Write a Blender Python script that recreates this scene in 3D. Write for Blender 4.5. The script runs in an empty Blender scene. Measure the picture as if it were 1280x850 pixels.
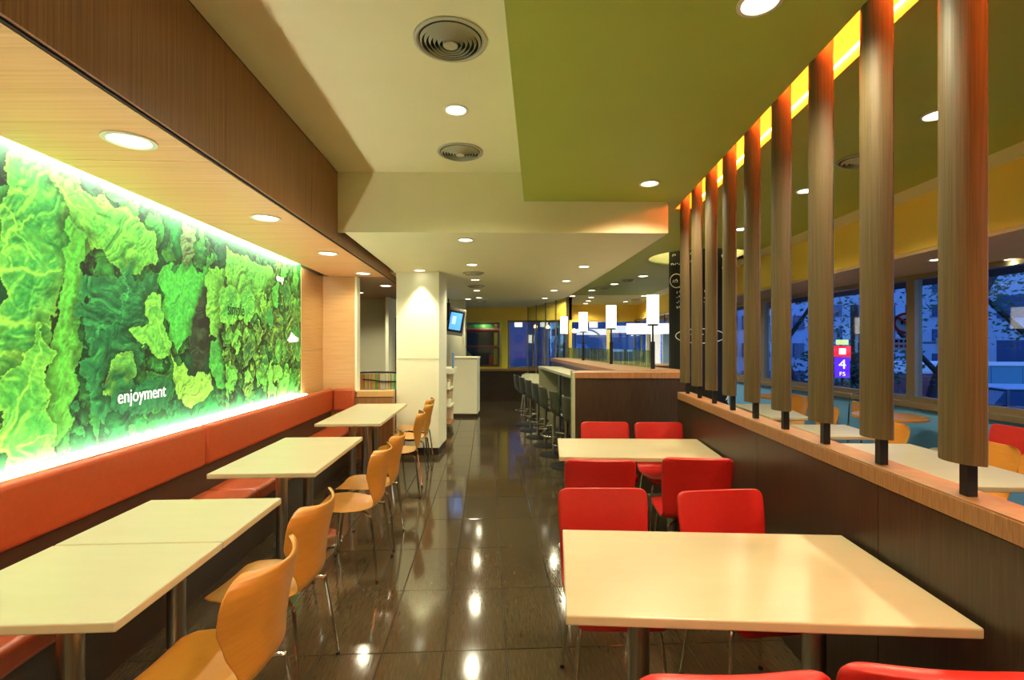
import bpy, bmesh, math, random
import numpy as np
from mathutils import Vector, Matrix
S = bpy.context.scene
C = S.collection
random.seed(7)
# ------------------------------------------------------------------ camera
F, CX, HY, H = 610.0, 640.0, 430.0, 1.5
cam_d = bpy.data.cameras.new('camera'); cam = bpy.data.objects.new('camera', cam_d); C.objects.link(cam)
cam.location = (0, 0, H); cam.rotation_euler = (math.pi/2, 0, 0)
cam_d.sensor_width = 36; cam_d.lens = F/1280*36; cam_d.shift_y = (HY-425)/1280; cam_d.clip_start = .02; cam_d.clip_end = 300
S.camera = cam
# ------------------------------------------------------------------ world: blue dusk
w = bpy.data.worlds.new('dusk'); S.world = w; w.use_nodes = True
wn = w.node_tree.nodes; wl = w.node_tree.links; wn.clear()
wo = wn.new('ShaderNodeOutputWorld'); wb = wn.new('ShaderNodeBackground')
tc = wn.new('ShaderNodeTexCoord'); sx = wn.new('ShaderNodeSeparateXYZ'); wr = wn.new('ShaderNodeValToRGB')
wl.new(tc.outputs['Generated'], sx.inputs[0]); wl.new(sx.outputs['Z'], wr.inputs[0]); wl.new(wr.outputs[0], wb.inputs[0]); wl.new(wb.outputs[0], wo.inputs[0])
wr.color_ramp.elements[0].color = (.23, .46, .95, 1); wr.color_ramp.elements[1].color = (.07, .20, .62, 1)
wr.color_ramp.elements[1].position = .7
wb.inputs[1].default_value = 2.8
# ------------------------------------------------------------------ exposure and light levels
S.view_settings.view_transform = 'Standard'; S.view_settings.look = 'None'; S.view_settings.gamma = 1
S.view_settings.use_curve_mapping = False
S.view_settings.exposure = 0.22
WARM = (1, .91, .60)
P_SOFF, P_UP, P_LOW, P_GREEN, P_FAR = 20, 60, 46, 74, 95     # watts of the downlights by zone
TUBE = 24.0          # mural tube radiance
SLOT = 2.6          # warm slot tubes
# ------------------------------------------------------------------ frames and helpers
class Frame:
    def __init__(s, deg, side):
        a = math.radians(deg); s.d = Vector((math.sin(a), math.cos(a), 0)); s.p = Vector((math.cos(a)*side, -math.sin(a)*side, 0))
    def at(s, v, D, z): r = s.d*v + s.p*D; return (r.x, r.y, z)
    def v_of(s, px, D):
        k = (px-CX)/F
        return (k*s.p.y*D - s.p.x*D)/(s.d.x - k*s.d.y)
LF = Frame(-3.0, -1)      # left hand wall, D grows to the left
RF = Frame(4.5, 1)        # partition, D grows to the right
WF = Frame(-3.0, 1)       # window side
BF = Frame(-5.8, 1)       # bar
def P(px, py, z):
    Z = F*(H-z)/(py-HY); return ((px-CX)*Z/F, Z, z)
def link(o, parent=None):
    C.objects.link(o)
    if parent is not None: o.parent = parent
    return o
def mesh(name, vs, fs, m, parent=None, smooth=False, loc=None):
    me = bpy.data.meshes.new(name); me.from_pydata([tuple(v) for v in vs], [], fs); me.update()
    if m is not None: me.materials.append(m)
    if smooth:
        me.polygons.foreach_set('use_smooth', [True]*len(me.polygons))
    o = bpy.data.objects.new(name, me); link(o, parent)
    if loc: o.location = loc
    return o
class MB:
    def __init__(s): s.v = []; s.f = []
    def add(s, vs, fs):
        n = len(s.v); s.v += [tuple(v) for v in vs]; s.f += [tuple(i+n for i in f) for f in fs]; return s
    def hexa(s, a, b):   # a = 4 bottom points, b = 4 top points
        return s.add(list(a)+list(b), [(3,2,1,0),(4,5,6,7),(0,1,5,4),(1,2,6,5),(2,3,7,6),(3,0,4,7)])
    def box(s, x0, x1, y0, y1, z0, z1):
        return s.hexa([(x0,y0,z0),(x1,y0,z0),(x1,y1,z0),(x0,y1,z0)], [(x0,y0,z1),(x1,y0,z1),(x1,y1,z1),(x0,y1,z1)])
    def fbox(s, fr, v0, v1, D0, D1, z0, z1):
        q = [(v0,D0),(v1,D0),(v1,D1),(v0,D1)]
        return s.hexa([fr.at(a,b,z0) for a,b in q], [fr.at(a,b,z1) for a,b in q])
    def prism(s, pts, z0, z1):
        n = len(pts)
        s.add([(p[0],p[1],z0) for p in pts]+[(p[0],p[1],z1) for p in pts],
              [tuple(range(n-1,-1,-1)), tuple(range(n,2*n))]+[(i,(i+1)%n,n+(i+1)%n,n+i) for i in range(n)]); return s
    def lathe(s, prof, c=(0,0,0), n=24, caps=True):
        vs = []; fs = []
        for r, z in prof:
            for i in range(n):
                a = 2*math.pi*i/n; vs.append((c[0]+r*math.cos(a), c[1]+r*math.sin(a), c[2]+z))
        for k in range(len(prof)-1):
            for i in range(n):
                j = (i+1)%n; fs.append((k*n+i, k*n+j, (k+1)*n+j, (k+1)*n+i))
        if caps:
            if prof[0][0] > 1e-4: fs.append(tuple(range(n-1,-1,-1)))
            if prof[-1][0] > 1e-4: fs.append(tuple((len(prof)-1)*n+i for i in range(n)))
        return s.add(vs, fs)
    def tube(s, pts, r, n=8, closed=False):
        pts = [Vector(p) for p in pts]; m = len(pts); rs = r if isinstance(r, (list, tuple)) else [r]*m
        vs = []; fs = []; up = None
        for i, p in enumerate(pts):
            a = pts[(i-1)%m] if (closed or i > 0) else p; b = pts[(i+1)%m] if (closed or i < m-1) else p
            t = (b-a).normalized()
            if up is None:
                up = t.orthogonal().normalized()
            up = (up - t*up.dot(t)).normalized(); q = t.cross(up)
            for k in range(n):
                an = 2*math.pi*k/n; vs.append(p + (up*math.cos(an)+q*math.sin(an))*rs[i])
        for i in range(m if closed else m-1):
            j = (i+1)%m
            for k in range(n):
                l = (k+1)%n; fs.append((i*n+k, i*n+l, j*n+l, j*n+k))
        if not closed: fs += [tuple(range(n-1,-1,-1)), tuple((m-1)*n+k for k in range(n))]
        return s.add(vs, fs)
    def build(s, name, m, parent=None, smooth=False, bevel=0, seg=2):
        o = mesh(name, s.v, s.f, m, parent, smooth)
        if bevel:
            b = o.modifiers.new('edge', 'BEVEL'); b.width = bevel; b.segments = seg; b.limit_method = 'ANGLE'; b.angle_limit = .6
        if smooth:
            me = o.data
            try: me.set_sharp_from_angle(angle=.7)
            except Exception: pass
        return o
def tag(o, label=None, cat=None, group=None, kind=None):
    if label: o['label'] = label
    if cat: o['category'] = cat
    if group: o['group'] = group
    if kind: o['kind'] = kind
    return o
def thing(name, label, cat, loc=(0,0,0), rz=0, group=None):
    o = bpy.data.objects.new(name, None); C.objects.link(o); o.location = loc; o.rotation_euler = (0,0,rz)
    o.empty_display_size = .1
    return tag(o, label, cat, group)
def struct(o): o['kind'] = 'structure'; return o
def copy_tree(o, parent=None):
    c = o.copy(); C.objects.link(c)
    if parent is not None: c.parent = parent
    for ch in list(o.children): copy_tree(ch, c)
    return c
def ease(pts, n=5):      # smooth a polyline (Catmull-Rom)
    pts = [Vector(p) for p in pts]; out = []
    for i in range(len(pts)-1):
        p0 = pts[max(i-1,0)]; p1 = pts[i]; p2 = pts[i+1]; p3 = pts[min(i+2,len(pts)-1)]
        for k in range(n):
            t = k/n
            out.append(.5*((2*p1)+(p2-p0)*t+(2*p0-5*p1+4*p2-p3)*t*t+(3*p1-p0-3*p2+p3)*t**3))
    out.append(pts[-1]); return out
# ------------------------------------------------------------------ materials
def mat(name, col, rough=.5, metal=0, emit=None, es=0, coat=0, spec=None, trans=0, ior=None):
    m = bpy.data.materials.new(name); m.use_nodes = True; b = m.node_tree.nodes['Principled BSDF']
    b.inputs['Base Color'].default_value = (*col, 1); b.inputs['Roughness'].default_value = rough; b.inputs['Metallic'].default_value = metal
    if emit: b.inputs['Emission Color'].default_value = (*emit, 1); b.inputs['Emission Strength'].default_value = es
    if coat: b.inputs['Coat Weight'].default_value = coat; b.inputs['Coat Roughness'].default_value = .1
    if spec is not None: b.inputs['Specular IOR Level'].default_value = spec
    if trans: b.inputs['Transmission Weight'].default_value = trans
    if ior: b.inputs['IOR'].default_value = ior
    return m
def noise_tex(m, scale, size=4.0, detail=4, rot=0, rough=.55):
    nt = m.node_tree; t = nt.nodes.new('ShaderNodeTexCoord'); mp = nt.nodes.new('ShaderNodeMapping'); n = nt.nodes.new('ShaderNodeTexNoise')
    mp.inputs['Scale'].default_value = scale; mp.inputs['Rotation'].default_value = (0,0,rot)
    n.inputs['Scale'].default_value = size; n.inputs['Detail'].default_value = detail; n.inputs['Roughness'].default_value = rough
    nt.links.new(t.outputs['Object'], mp.inputs[0]); nt.links.new(mp.outputs[0], n.inputs[0]); return n
def grain(name, c1, c2, scale, rough=.45, size=4, bump=.0, detail=5, rot=0, c3=None, coat=0, lo=.3, hi=.7):
    m = mat(name, c1, rough, coat=coat); nt = m.node_tree; n = noise_tex(m, scale, size, detail, rot)
    r = nt.nodes.new('ShaderNodeValToRGB'); r.color_ramp.elements[0].color = (*c1,1); r.color_ramp.elements[1].color = (*c2,1)
    r.color_ramp.elements[0].position = lo; r.color_ramp.elements[1].position = hi
    if c3: e = r.color_ramp.elements.new((lo+hi)/2); e.color = (*c3,1)
    nt.links.new(n.outputs[0], r.inputs[0]); b = nt.nodes['Principled BSDF']; nt.links.new(r.outputs[0], b.inputs['Base Color'])
    if bump:
        bp = nt.nodes.new('ShaderNodeBump'); bp.inputs['Strength'].default_value = bump; bp.inputs['Distance'].default_value = .002
        nt.links.new(n.outputs[0], bp.inputs['Height']); nt.links.new(bp.outputs[0], b.inputs['Normal'])
    return m
R3 = math.radians(-3)
M = {}
M['cream'] = grain('cream_paint', (.80,.765,.44), (.83,.795,.47), (1,1,1), .6, 3)
M['green'] = grain('olive_green_paint', (.42,.49,.065), (.44,.51,.07), (1,1,1), .55, 3)
M['yellow'] = grain('yellow_paint', (.88,.60,.075), (.92,.64,.085), (1,1,1), .5, 3)
M['soff_tan'] = grain('tan_paint', (.62,.46,.25), (.66,.49,.27), (1,1,1), .6, 3)
M['white'] = grain('warm_white_paint', (.80,.79,.60), (.83,.82,.63), (1,1,1), .45, 3)
M['stairwall'] = mat('stair_wall_paint', (.60,.57,.42), .6)
M['soffit'] = grain('light_oak_across', (.62,.31,.12), (.84,.47,.21), (.25,14,6), .42, 5, .12, 6, R3, c3=(.76,.40,.165), lo=.25, hi=.75)
M['endwood'] = grain('light_oak_level', (.50,.27,.09), (.66,.39,.15), (.5,.5,22), .42, 5, .12, 6, c3=(.60,.34,.12), lo=.25, hi=.75)
M['fascia'] = grain('brown_oak_upright', (.20,.085,.028), (.40,.19,.07), (14,26,.35), .4, 5, .15, 6, R3, c3=(.30,.135,.048), lo=.28, hi=.72)
M['wenge'] = grain('dark_wenge_upright', (.020,.011,.006), (.055,.032,.017), (30,30,.8), .38, 6, .1, 5, c3=(.034,.019,.010))
M['ledge'] = grain('oak_ledge', (.23,.095,.032), (.40,.195,.08), (50,50,3), .45, 4, .08, 5, c3=(.31,.14,.053))
M['ledge_top'] = grain('oak_ledge_top', (.26,.12,.043), (.36,.185,.075), (5,5,60), .4, 5, .05, 5)
M['slat'] = grain('grey_brown_slat_wood', (.082,.054,.024), (.145,.098,.045), (45,45,.7), .52, 4, .1, 5, c3=(.112,.076,.034))
M['top'] = grain('cream_laminate', (.43,.41,.255), (.465,.44,.28), (1,5,1), .32, 3)
M['top_edge'] = mat('cream_laminate_edge', (.52,.43,.25), .4)
M['orange'] = grain('orange_leather', (.38,.062,.014), (.43,.074,.018), (1,1,1), .38, 30, .12)
M['red'] = grain('red_vinyl', (.43,.012,.009), (.48,.016,.011), (1,1,1), .36, 40, .08)
M['ply'] = grain('honey_lacquered_ply', (.50,.215,.026), (.57,.255,.036), (3,3,30), .3, 3, 0, coat=.25)
M['ply_side'] = mat('ply_edge', (.42,.20,.05), .5)
M['chrome'] = mat('chrome', (.75,.74,.70), .12, 1)
M['steel'] = grain('brushed_steel', (.34,.33,.30), (.50,.48,.44), (60,60,1), .3, 3); M['slat'].node_tree.nodes['Principled BSDF'].inputs['Specular IOR Level'].default_value = .22; M['steel'].node_tree.nodes['Principled BSDF'].inputs['Metallic'].default_value = 1
M['black'] = mat('black_metal', (.012,.012,.012), .4, .3)
M['dark'] = mat('dark_void', (.01,.008,.006), .7)
M['plinth'] = grain('dark_plinth', (.022,.014,.008), (.045,.028,.016), (3,3,40), .4, 4)
M['tile'] = None
M['grout'] = mat('dark_grout', (.02,.015,.01), .7)
M['frame'] = mat('bronze_window_frame', (.25,.20,.12), .4, .5)
M['ventm'] = mat('vent_paint', (.47,.45,.31), .45)
M['trimring'] = mat('light_ring', (.78,.74,.58), .3, .2)
M['lens'] = mat('glowing_lens', (1,.95,.8), .5, emit=(1,.93,.72), es=7)
M['shade'] = mat('lit_lamp_shade', (1,.95,.85), .5, emit=(1,.92,.74), es=3.2)
M['tube'] = mat('white_tube', (1,1,1), .5, emit=(.97,1,.86), es=TUBE)
M['slottube'] = mat('amber_tube', (1,.7,.2), .5, emit=(1,.66,.13), es=SLOT*7)
M['redtube'] = mat('red_tube', (1,.2,.1), .5, emit=(1,.13,.02), es=SLOT*42)
M['slotwall'] = mat('slot_yellow_paint', (.9,.62,.16), .6)
M['stool'] = mat('dark_green_leather', (.022,.028,.016), .42)
M['barlam'] = mat('pale_green_laminate', (.40,.40,.25), .3)
M['pale_blue'] = mat('pale_blue_panel', (.13,.40,.80), .5)
# floor tile
m = grain('brown_porcelain', (.044,.031,.016), (.088,.064,.034), (60,4,1), .09, 3, .012, 6, R3, c3=(.062,.044,.023), lo=.3, hi=.72); M['tile'] = m
m.node_tree.nodes['Principled BSDF'].inputs['Specular IOR Level'].default_value = .55
def glass(name, tint=(1,1,1), refl=.1, alpha=.92):
    m = bpy.data.materials.new(name); m.use_nodes = True; nt = m.node_tree; nt.nodes.clear()
    o = nt.nodes.new('ShaderNodeOutputMaterial'); mx = nt.nodes.new('ShaderNodeMixShader'); t = nt.nodes.new('ShaderNodeBsdfTransparent'); g = nt.nodes.new('ShaderNodeBsdfGlossy')
    f = nt.nodes.new('ShaderNodeFresnel'); f.inputs[0].default_value = 1.5; ge = nt.nodes.new('ShaderNodeNewGeometry'); mr_ = nt.nodes.new('ShaderNodeMapRange'); mr_.inputs[3].default_value = 1.5; mr_.inputs[4].default_value = 1/1.5; nt.links.new(ge.outputs['Backfacing'], mr_.inputs[0]); nt.links.new(mr_.outputs[0], f.inputs[0])
    t.inputs[0].default_value = (*[c*alpha for c in tint],1); g.inputs[1].default_value = .02
    nt.links.new(f.outputs[0], mx.inputs[0]); nt.links.new(t.outputs[0], mx.inputs[1]); nt.links.new(g.outputs[0], mx.inputs[2]); nt.links.new(mx.outputs[0], o.inputs[0]); return m
M['glass'] = glass('window_glass', (.86,.93,1))
M['glass_wall'] = glass('clear_glass', (.93,.97,.92))
M['glass_rail'] = glass('green_glass', (.62,.78,.55))

# ================================================================== SETTING
# ---- floor: slab of grout, tiles 0.3 x 0.6 laid along the aisle
floor = struct(MB().box(-5, 6, -3, 17, -.12, -.006).build('floor', M['grout']))
TW, TL = .3, .6
o1 = -0.0935; v1 = 1.5*F/(735.3-HY)       # a joint seen in the photograph
tme = None; cells = []
x_j = (627.5-CX)*v1/F
base = x_j + .0524*v1                     # lateral coordinate of that joint in the left frame
for i in range(-17, 21):
    for j in range(-8, 27):
        D0 = -(base + i*TW); v0 = v1 + j*TL
        c = LF.at(v0+TL/2, D0-TW/2, 0)
        if -5 < c[0] < 5.2 and -2.8 < c[1] < 16.2: cells.append((c, v0))
def seen(c):
    if c[1] < .75 or c[1] > 7.6: return False
    return -2.1 < c[0] < 1.55 and abs(c[0]/c[1])*F < 660
near = [c for c in cells if seen(c[0])]; near.sort(key=lambda c: c[0][1]); near = near[:299]
nk = set(id(c) for c in near)
g = .0022
tb = MB().hexa([(-TW/2+g,-TL/2+g,-.01),(TW/2-g,-TL/2+g,-.01),(TW/2-g,TL/2-g,-.01),(-TW/2+g,TL/2-g,-.01)], [(-TW/2+g,-TL/2+g,0),(TW/2-g,-TL/2+g,0),(TW/2-g,TL/2-g,0),(-TW/2+g,TL/2-g,0)])
for f in [f for f in tb.f[:1]]: pass
# give tiles a fine chamfer
t0 = None
def tile_mesh():
    e = .0016; a, b = TW/2-g, TL/2-g
    vs = [(-a,-b,-.01),(a,-b,-.01),(a,b,-.01),(-a,b,-.01),(-a,-b,-e),(a,-b,-e),(a,b,-e),(-a,b,-e),(-a+e,-b+e,0),(a-e,-b+e,0),(a-e,b-e,0),(-a+e,b-e,0)]
    fs = [(8,9,10,11)]
    for k in range(4):
        l = (k+1)%4; fs += [(k,l,4+l,4+k),(4+k,4+l,8+l,8+k)]
    return vs, fs
tv, tf = tile_mesh()
for k, (c, v0) in enumerate(near):
    if t0 is None:
        t0 = mesh('tile', tv, tf, M['tile'], floor); o = t0
    else:
        o = t0.copy(); C.objects.link(o)
    o.location = c; o.rotation_euler = (random.uniform(-.0006,.0006), random.uniform(-.0006,.0006), math.radians(3.0))
mb = MB(); cr, sr = math.cos(math.radians(3)), math.sin(math.radians(3))
for c in cells:
    if id(c) in nk: continue
    p = c[0]; mb.add([(p[0]+x*cr-y*sr, p[1]+x*sr+y*cr, z) for x,y,z in tv], tf)
ft = mb.build('tile_field', M['tile'], floor); ft['kind'] = 'stuff'
# random tile tone
nt = M['tile'].node_tree; bs = nt.nodes['Principled BSDF']; src = bs.inputs['Base Color'].links[0].from_socket
oi = nt.nodes.new('ShaderNodeObjectInfo'); mr = nt.nodes.new('ShaderNodeMapRange'); mr.inputs[3].default_value = .86; mr.inputs[4].default_value = 1.12
mul = nt.nodes.new('ShaderNodeMixRGB'); mul.blend_type = 'MULTIPLY'; mul.inputs[0].default_value = 1
nt.links.new(oi.outputs['Random'], mr.inputs[0]); nt.links.new(src, mul.inputs[1]); nt.links.new(mr.outputs[0], mul.inputs[2]); nt.links.new(mul.outputs[0], bs.inputs['Base Color'])

# ---- left side: wall, soffit, fascia
ZS, DM, DFA = 2.375, 2.124, 1.306
V_MUR = LF.v_of(376, DM); V_END = LF.v_of(403, DM)
struct(MB().fbox(LF, -3, V_END+.02, DM+.06, DM+.25, 0, 3.2).build('wall_left', M['stairwall']))
lw = MB().fbox(LF, V_MUR+.004, V_END, DM-.005, DM+.06, 0, 1.42).build('panel', M['endwood']); wl_o = bpy.data.objects['wall_left']; lw.parent = wl_o
lw2 = MB().fbox(LF, V_MUR+.004, V_END, DM-.005, DM+.06, 1.424, ZS).build('panel', M['endwood'], wl_o)
# the end wall across the bench
DE = 1.71
we = struct(MB().fbox(LF, V_END+.012, V_END+.14, DE+.01, DM+.24, 0, ZS).build('wall_end', M['soffit']))
zsj = 1.5-(448-HY)*V_END/F
MB().fbox(LF, V_END, V_END+.012, DE, DM-.006, 0, zsj-.002).build('panel', M['endwood'], we)
MB().fbox(LF, V_END, V_END+.012, DE, DM-.006, zsj+.003, ZS).build('panel', M['endwood'], we)
struct(MB().fbox(LF, V_END-.004, V_END+.15, DE-.03, DE-.001, .88, ZS).build('trim_1', M['white'], bevel=.003))
# soffit slab above panels, with oak panels below and fascia panels in front
sf = struct(MB().fbox(LF, -3, 9.6, DFA+.02, 2.035, ZS+.014, 3.1).build('ceiling_soffit', M['plinth']))
vj = [LF.v_of(px, (DFA+DM)/2) for px in (230, 335, 370)]
def soffit_joint(py): return F*(ZS-H)/(HY-py)   # depth of a joint that crosses at this height
js = [-3, -.4, 1.2] + [soffit_joint(208.5), soffit_joint(283), soffit_joint(319.5), V_END-.005]
js = [-3, -.45, 1.05, 2.42, 3.66, 4.95, V_END+.002]
for a, b in zip(js[:-1], js[1:]):
    MB().fbox(LF, a+.0025, b-.0025, DFA+.016, 2.04, ZS, ZS+.014).build('panel', M['soffit'], sf)
MB().fbox(LF, V_END+.004, 9.6, DFA+.016, 2.6, ZS, ZS+.014).build('panel', M['fascia'], sf)
fs_ = struct(MB().fbox(LF, -3, 9.6, DFA+.006, DFA+.016, ZS+.004, 3.0).build('trim_2', M['dark']))
fj = [-3, -.3, 1.0, LF.v_of(280, DFA), LF.v_of(388, DFA), 6.3, 8.0, 9.6]
for a, b in zip(fj[:-1], fj[1:]):
    MB().fbox(LF, a+.002, b-.002, DFA-.008, DFA+.006, ZS+.012, 2.995).build('panel', M['fascia'], fs_)

# ---- ceilings
ZU, ZG, ZL, ZB = 3.0, 2.75, 2.475, 4.29
gl0 = P(630, 0, ZG); gl1 = P(655, 252, ZG)
gd = ((gl1[0]-gl0[0])/(gl1[1]-gl0[1]))
def glx(y): return gl0[0] + gd*(y-gl0[1])
cu = struct(MB().prism([LF.at(-3, DFA-.01, 0)[:2], (glx(-3), -3), (glx(4.4), 4.4), LF.at(4.45, DFA-.01, 0)[:2]], ZU, ZU+.12).build('ceiling_upper', M['cream']))
# plane with holes
def holed(name, outer, holes, z, t, m):
    bm = bmesh.new(); es = []
    for loop in [outer]+holes:
        vs = [bm.verts.new((p[0],p[1],z)) for p in loop]
        for i in range(len(vs)): es.append(bm.edges.new((vs[i], vs[(i+1)%len(vs)])))
    bmesh.ops.triangle_fill(bm, use_beauty=True, use_dissolve=False, edges=es)
    r = bmesh.ops.extrude_face_region(bm, geom=bm.faces[:]); bmesh.ops.translate(bm, vec=(0,0,t), verts=[v for v in r['geom'] if isinstance(v, bmesh.types.BMVert)])
    bmesh.ops.recalc_face_normals(bm, faces=bm.faces[:])
    me = bpy.data.meshes.new(name); bm.to_mesh(me); bm.free(); me.materials.append(m)
    o = bpy.data.objects.new(name, me); C.objects.link(o); return o
SD0, SD1, SV1 = 1.155, 1.335, 4.62
LOWR = [(1.373, ZB), (1.30, 6.6), (1.14, 10.2), (.95, 11.6), (.4, 13.05)]
COL = (2.69, 7.06)
crec = [(COL[0]+.69*math.cos(a), COL[1]+.69*math.sin(a)) for a in [2*math.pi*k/40 for k in range(40)]]
strip_in = [(2.83,-3),(3.15,3.0),(3.20,4.03),(3.52,12.5)]
cg = struct(holed('ceiling_green', [(glx(-3),-3), RF.at(-3.1,SD0,0)[:2], RF.at(SV1,SD0,0)[:2], RF.at(SV1,SD1,0)[:2], RF.at(-3.1,SD1,0)[:2],
     strip_in[0], strip_in[1], strip_in[2], strip_in[3], (.9,12.5), (.9,11.7), (1.1,10.3), (1.27,6.6), (1.34, 4.4), (glx(4.4),4.4)], [crec], ZG, .02, M['green']))
MB().prism([(glx(-3),-3),(glx(-3)+.012,-3),(glx(4.29)+.012,4.29),(glx(4.29),4.29)], ZG+.021, ZU+.02).build('fascia_edge', M['cream'], cg)
# recess round the column
cr_o = MB().lathe([(.69,0),(.69,.28),(.3,.28)], (COL[0],COL[1],ZG), 40, caps=False).build('recess', M['cream'], cg, smooth=True)
MB().tube([(COL[0]+.5*math.cos(a), COL[1]+.5*math.sin(a), ZG+.22) for a in [2*math.pi*k/36 for k in range(36)]], .015, 8, closed=True).build('ring_tube', mat('ring_tube_glow', (1,1,.7), .5, emit=(1,.95,.5), es=9), cg, smooth=True)
# slot with amber tube
sl = struct(MB().fbox(RF, -3, SV1, SD0-.03, SD1+.03, ZG+.30, ZG+.34).build('ceiling_slot', M['slotwall']))
MB().fbox(RF, -3, SV1, SD1, SD1+.03, ZG+.021, ZG+.30).build('side_board', M['slotwall'], sl)
MB().fbox(RF, -3, SV1, SD0-.03, SD0, ZG+.021, ZG+.30).build('side_board', M['slotwall'], sl)
MB().fbox(RF, SV1, SV1+.03, SD0-.03, SD1+.03, ZG+.021, ZG+.34).build('end_board', M['slotwall'], sl)
for k in range(5):
    MB().tube([RF.at(-2.4+k*1.4, SD0+.03, ZG+.22), RF.at(-1.02+k*1.4, SD0+.03, ZG+.22)], .014).build('lamp_tube', M['slottube'], sl, smooth=True)
    for D_ in (SD0+.010, SD1-.010): MB().tube([RF.at(-2.4+k*1.4, D_, ZG+.045), RF.at(-1.02+k*1.4, D_, ZG+.045)], .007).build('lamp_tube', M['redtube'], sl, smooth=True)
# low ceiling and beam
LL = [LF.at(ZB+.02, 1.24, 0)[:2], LF.at(6.62, 1.24, 0)[:2], (-1.62, 6.7), (-1.62, 9.7), (-4.2, 9.7), (-4.2,13.05)]
cl = struct(MB().prism([(LL[0][0], ZB-.035)]+[LOWR[0]]+LOWR[1:]+[(-1.8,13.05)]+[(-1.8,9.7),(-1.66,6.7),LF.at(6.62,1.24,0)[:2]], ZL, 3.1).build('ceiling_low', M['cream']))
MB().fbox(LF, 4.36, 9.6, 1.245, DFA-.01, ZL+.05, 3.1).build('shadow_gap', M['dark'], cl)
MB().fbox(LF, 4.335, 4.355, 1.235, DFA-.009, ZL, 3.0).build('end_board', M['cream'], cl)
# cream strip along the windows, yellow drop and tan soffit below it
yf = [(3.09,-3),(3.41,3.25),(3.60,6.97),(4.02,15.7)]
cs = struct(MB().add([(p[0],p[1],ZG) for p in strip_in]+[(p[0],p[1],ZG) for p in yf[::-1]], []).build('x', M['cream'])); bpy.data.objects.remove(cs)
struct(MB().prism([strip_in[0],yf[0],yf[1],yf[2],yf[3],(.9,15.7),(.9,12.5),strip_in[3],strip_in[2],strip_in[1]], ZG, ZG+.1).build('ceiling_strip', M['cream']))
ZW = 2.30
wdx = lambda y: WF.at(0,4.8,0)[0] - .0524*y
struct(MB().prism([yf[0],(yf[0][0]+.1,-3),(yf[1][0]+.1,3.25),(yf[2][0]+.1,6.97),(yf[3][0]+.1,15.7),yf[3],yf[2],yf[1]], ZW, ZG).build('wall_frieze', M['yellow']))
struct(MB().prism([(yf[0][0]+.003,-3),(wdx(-3)+.1,-3),(wdx(15.7)+.1,15.7),(yf[3][0]+.003,15.7),(yf[2][0]+.003,6.97),(yf[1][0]+.003,3.25)], ZW-.03, ZW-.002).build('ceiling_window_soffit', M['soff_tan']))
# yellow frieze on far wall
struct(MB().box(1.5, 6, 15.7, 15.85, 2.26, 3.1).build('wall_far', M['yellow']))
# outer shells
struct(MB().box(-5, 6, -3.2, -3.0, 0, 3.2).build('wall_back', M['cream']))
struct(MB().box(-5, 6.2, -3.2, 17, 3.36, 3.5).build('ceiling_slab', M['dark']))
struct(MB().box(-4.6, -4.4, -3, 13.2, 0, 3.2).build('wall_outer', M['stairwall']))
# ---- white column
cz = 6.58
cpx0, cpx1 = -.0, 0
col = struct(MB().prism([(-1.56,cz-.0),(-.985,cz),(-.965,cz+.62),(-1.56,cz+.62)], .1, ZL).build('column', M['white']))
MB().prism([(-1.55,cz+.012),(-.997,cz+.012),(-.977,cz+.6),(-1.55,cz+.6)], 0, .1).build('plinth', M['plinth'], col)
MB().prism([(-1.565,cz-.004),(-.98,cz-.004),(-.978,cz+.0),(-1.565,cz)], 1.2995, 1.3035).build('joint', mat('joint_line', (.45,.42,.3), .6), col)
# ---- parapet beside column, glass wall beyond, corridor
par = struct(MB().fbox(LF, V_END-.0, V_END+.14, 1.22, DE-.002, 0, .80).build('wall_parapet', M['fascia']))
MB().fbox(LF, V_END-.015, V_END+.15, 1.22, DE-.032, .815, .885).build('cap', M['endwood'], par)
struct(MB().box(-4.4, -2.42, 9.7, 9.85, 0, 3.2).build('wall_stairs', M['stairwall']))
struct(MB().prism([(-2.42,9.7),(-2.36,9.1),(-2.30,9.1),(-2.3,9.85),(-2.42,9.85)], 0, 3.2).build('wall_stair_return', M['white']))
struct(MB().box(-2.3, -1.5, 11.2, 11.35, 0, 3.2).build('wall_passage', M['white']))
struct(MB().prism([(-4.4,6.6),(-1.5,6.6),(-1.6,9.6),(-2.3,9.6),(-2.3,9.85),(-4.4,9.85)], 2.46, 2.5).build('ceiling_stairs', M['cream']))
dr = struct(MB().box(-2.36, -2.12, 9.62, 9.66, 0, 2.02).build('door_1', M['dark'])); dr.location = (.02, 0, 0)
MB().box(-2.40, -2.355, 9.58, 9.66, 0, 2.08).build('door_frame', M['white'], dr); MB().box(-2.13, -2.05, 9.58, 9.66, 0, 2.08).build('door_frame', M['white'], dr)

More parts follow.
